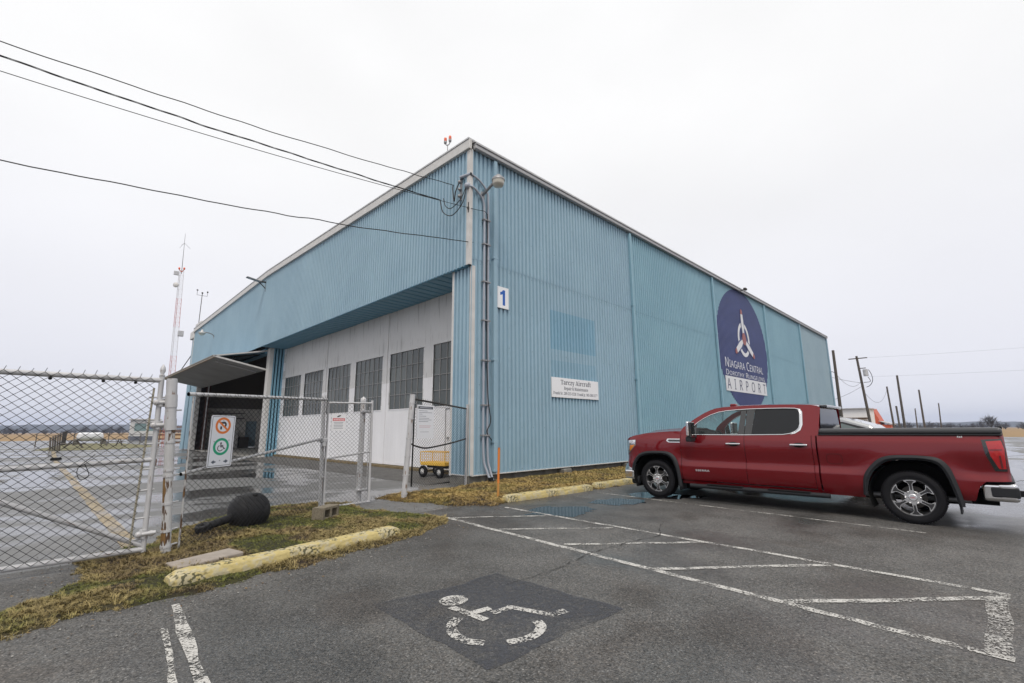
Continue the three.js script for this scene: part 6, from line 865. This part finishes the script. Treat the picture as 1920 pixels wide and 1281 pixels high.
  part('exhaust', rod(V(CX - 0.55, 0.36, 6), V(CX - 0.6, 0.38, 9.9), 0.04, 8), mGreyMetal, truck);
  for (const dx of [-0.42, 0.42]) part('front_seat', [rbox(CX + dx - 0.26, CX + dx + 0.26, 0.8, 0.98, 6.1, 6.65, 0.06), rbox(CX + dx - 0.25, CX + dx + 0.25, 0.95, 1.55, 6.62, 6.78, 0.07), rbox(CX + dx - 0.13, CX + dx + 0.13, 1.58, 1.78, 6.68, 6.78, 0.05)], mSeat, truck);
  part('rear_seat', [rbox(CX - 0.75, CX + 0.75, 0.8, 0.98, 7.25, 7.75, 0.06), rbox(CX - 0.75, CX + 0.75, 0.95, 1.58, 7.72, 7.9, 0.07)], mSeat, truck);
  part('dashboard', [rbox(CX - 0.88, CX + 0.88, 1.05, 1.37, 5.55, 5.98, 0.1, 3), box(CX - 0.9, CX + 0.9, 0.5, 1.05, 5.5, 5.58)], mSeat, truck);
  part('steering_wheel', tube(Array.from({ length: 28 }, (_, k) => { const a = k / 28 * 6.2832; return V(CX - 0.42 + 0.19 * Math.cos(a), 1.28 + 0.17 * Math.sin(a), 6.12 - 0.09 * Math.sin(a)); }), 0.016, 6, true), mBlack, truck);
  part('headliner', grid(6, 6, (u, v) => [CX + lerp(-0.7, 0.7, u), 1.905, lerp(6.2, 7.95, v)]), mTrim, truck);
  // wheels
  const mAlu = std(lin(0.72, 0.72, 0.73), 0.25, 0.9), mPocket = std(lin(0.05, 0.05, 0.053), 0.4, 0.5), mTyre = phys(lin(0.013, 0.013, 0.015), 0.75, 0, { specularIntensity: 0.3 });
  for (const s of [-1, 1]) for (const [wz, wy] of WH) {
    const ox = CX + s * 0.995, w = new THREE.Group(); w.name = 'wheel'; w.position.set(ox - CX, wy, wz - 7.2); w.rotation.y = s < 0 ? -Math.PI / 2 : Math.PI / 2; truck.add(w);
    const add = (n, g, m) => { const q = shadows(new THREE.Mesh(joined(g), m)); q.name = n; w.add(q); return q; };       // local: z outwards
    const R = 0.405, Z = V(0, 0, 1), O = V(0, 0, 0);
    const tread = []; for (let k = 0; k < 60; k++) { const a = k / 60 * 6.2832; for (const [z0, z1, t] of [[-0.01, -0.055, 0.03], [-0.19, -0.235, 0.03]]) { const g = new THREE.BoxGeometry(0.028, 0.012, Math.abs(z1 - z0)); g.translate(0, R - 0.003, (z0 + z1) / 2); g.rotateZ(-a); tread.push(g.toNonIndexed()); } }
    add('tyre', [lathe([[0.265, -0.22], [0.30, -0.245], [0.36, -0.25], [0.392, -0.235], [0.402, -0.2], [0.404, -0.12], [0.402, -0.045], [0.392, -0.012], [0.362, 0.006], [0.33, 0.009], [0.326, 0.004], [0.30, 0.002], [0.282, -0.006], [0.278, -0.012]], 64, Z, O), ...tread], mTyre);
    const rim = add('rim', [lathe([[0.283, -0.004], [0.286, -0.008], [0.276, -0.012], [0.266, -0.022], [0.255, -0.04], [0.245, -0.12], [0.25, -0.2]], 64, Z, O)], mPocket);
    const addTo = (n, g, m) => { const q = shadows(new THREE.Mesh(joined(g), m)); q.name = n; rim.add(q); };
    addTo('rim_lip', lathe([[0.272, -0.008], [0.278, -0.004], [0.284, -0.004], [0.284, -0.008]], 64, Z, O), mPocket);
    addTo('brake_disc', lathe([[0, -0.13], [0.17, -0.13], [0.17, -0.15], [0, -0.15]], 32, Z, O), mSteelDark);
    for (let k = 0; k < 6; k++) {
      const a = k / 6 * 6.2832 + 0.04, rot = (g) => { g.rotateZ(a); return g.toNonIndexed(); };
      const arc = (r, w0, n = 6) => Array.from({ length: n + 1 }, (_, i) => { const t = lerp(w0, -w0, i / n); return [Math.sin(t / r) * r, Math.cos(t / r) * r]; });
      const half = [[0.034, 0.05], [0.028, 0.10], [0.022, 0.15], [0.022, 0.195], [0.032, 0.22], [0.058, 0.236], [0.078, 0.25]];
      const ol = [...half.map(([x, y]) => [x, y]), ...arc(0.274, 0.083), ...half.slice().reverse().map(([x, y]) => [-x, y])];
      addTo('spoke', rot(new THREE.ExtrudeGeometry(shapeOf(ol), { depth: 0.016, bevelEnabled: true, bevelSize: 0.002, bevelThickness: 0.003, bevelSegments: 1 }).translate(0, 0, -0.034)), mAlu);
      const ih = [[0.013, 0.115], [0.0135, 0.16], [0.016, 0.2], [0.027, 0.222], [0.048, 0.243]], il = [...ih, ...arc(0.258, 0.055, 4), ...ih.slice().reverse().map(([x, y]) => [-x, y])];
      addTo('spoke_pocket', rot(new THREE.ShapeGeometry(shapeOf(il)).translate(0, 0, -0.0135)), mPocket);
      addTo('lug_nut', rot(lathe([[0, 0.016], [0.012, 0.014], [0.014, 0], [0.021, -0.004], [0.021, -0.012]], 12, Z, V(0.0475, 0.0823, -0.012))), mAlu);
    }
    addTo('hub', lathe([[0, -0.004], [0.045, -0.006], [0.052, -0.012], [0.056, -0.016], [0.1, -0.02], [0.1, -0.035]], 32, Z, O), mAlu);
    addTo('hub_badge', new THREE.CircleGeometry(0.042, 24).translate(0, 0, -0.002), std(0xffffff, 0.35, 0.2, { map: canvasTex(128, 128, (c, w2, h) => { c.fillStyle = '#b9bbbf'; c.fillRect(0, 0, w2, h); c.fillStyle = '#b03a42'; c.font = `bold ${h * 0.36}px sans-serif`; c.textAlign = 'center'; c.fillText('GMC', w2 / 2, h * 0.63, w2 * 0.8); }) }));
  }
}
// ---------------------------------------------------------------- silver crossover beyond the truck
{
  const CX = 5.35, o = thing('silver_car', 'silver crossover car parked on the far side of the truck', 'car', [CX, 0, 6.6]);
  const mSil = phys(lin(0.42, 0.43, 0.44), 0.3, 0.5, { clearcoat: 1, clearcoatRoughness: 0.05 }), mGl = phys(lin(0.16, 0.20, 0.20), 0.05, 0, {}), mPl = std(lin(0.03, 0.03, 0.032), 0.5);
  const ext = (pts, w, b) => { const g = new THREE.ExtrudeGeometry(shapeOf(pts), { depth: w - 2 * b, bevelEnabled: true, bevelSize: b, bevelThickness: b, bevelSegments: 4, curveSegments: 12 }); g.rotateY(-Math.PI / 2); g.translate(CX + w / 2 - b, 0, 0); return g; };
  part('body', ext([[4.45, 0.4], [4.35, 0.7], [4.5, 0.95], [5.3, 1.08], [8.6, 1.12], [8.85, 1.0], [8.9, 0.6], [8.8, 0.38], [8.3, 0.32], [4.8, 0.32]], 1.84, 0.07), mSil, o);
  part('cabin', (() => { const g = ext([[5.25, 1.1], [6.0, 1.62], [6.4, 1.69], [7.4, 1.70], [7.9, 1.65], [8.35, 1.50], [8.8, 1.12]], 1.62, 0.07); const p = g.attributes.position; for (let i = 0; i < p.count; i++) { const y = p.getY(i); p.setX(i, CX + (p.getX(i) - CX) * (1 + 0.1 * clamp((1.65 - y) / 0.5))); } g.computeVertexNormals(); return g; })(), mSil, o);
  for (const s of [-1, 1]) { const xs = (y) => CX + s * (0.815 + 0.085 * clamp((1.65 - y) / 0.5)), W = (pts, d) => { const g = new THREE.ShapeGeometry(shapeOf(pts)), p = g.attributes.position; for (let i = 0; i < p.count; i++) { const z = p.getX(i), y = p.getY(i); p.setXYZ(i, xs(y) + s * d, y, z); } g.computeVertexNormals(); return g; };
    part('window_trim', W([[5.45, 1.14], [6.05, 1.60], [6.4, 1.66], [7.4, 1.675], [7.9, 1.63], [8.3, 1.50], [8.6, 1.14]], 0.004), mPl, o); part('side_window', [W([[5.6, 1.17], [6.08, 1.56], [6.4, 1.625], [6.75, 1.64], [6.75, 1.17]], 0.009), W([[6.85, 1.17], [6.85, 1.64], [7.35, 1.64], [7.45, 1.635], [7.45, 1.17]], 0.009), W([[7.53, 1.17], [7.53, 1.63], [7.88, 1.595], [8.22, 1.47], [8.45, 1.17]], 0.009)], mGl, o);
    for (const z of [5.2, 8.0]) { const w = part('wheel', lathe([[0.2, -0.11], [0.3, -0.11], [0.34, -0.07], [0.34, 0.07], [0.3, 0.11], [0.2, 0.11]], 32, V(1, 0, 0), V(CX + s * 0.83, 0.34, z)), mRubber, o); part('hub', lathe([[0, -0.1], [0.2, -0.1], [0.2, 0.1], [0, 0.1]], 20, V(1, 0, 0), V(CX + s * 0.83, 0.34, z)), mGreyMetal, w); }
    part('tail_light', rbox(CX + s * 0.75 - 0.14, CX + s * 0.75 + 0.14, 0.85, 1.05, 8.78, 8.93, 0.03), phys(lin(0.5, 0.02, 0.02), 0.2, 0, {}), o); part('headlight', rbox(CX + s * 0.68 - 0.18, CX + s * 0.68 + 0.18, 0.72, 0.88, 4.3, 4.5, 0.04), mLampGlass, o); part('roof_rail', tube(curve([[CX + s * 0.72, 1.69, 6.2], [CX + s * 0.72, 1.79, 6.5], [CX + s * 0.72, 1.79, 7.4], [CX + s * 0.72, 1.70, 7.8]], 14), 0.016, 6), mGreyMetal, o); }
  part('rear_glass', (() => { const g = grid(4, 4, (u, v) => [CX + lerp(-0.68, 0.68, u), lerp(1.16, 1.5, v), lerp(8.79, 8.41, v) + 0.012]); return g; })(), mGl, o);
}
renderer.render(scene, camera);
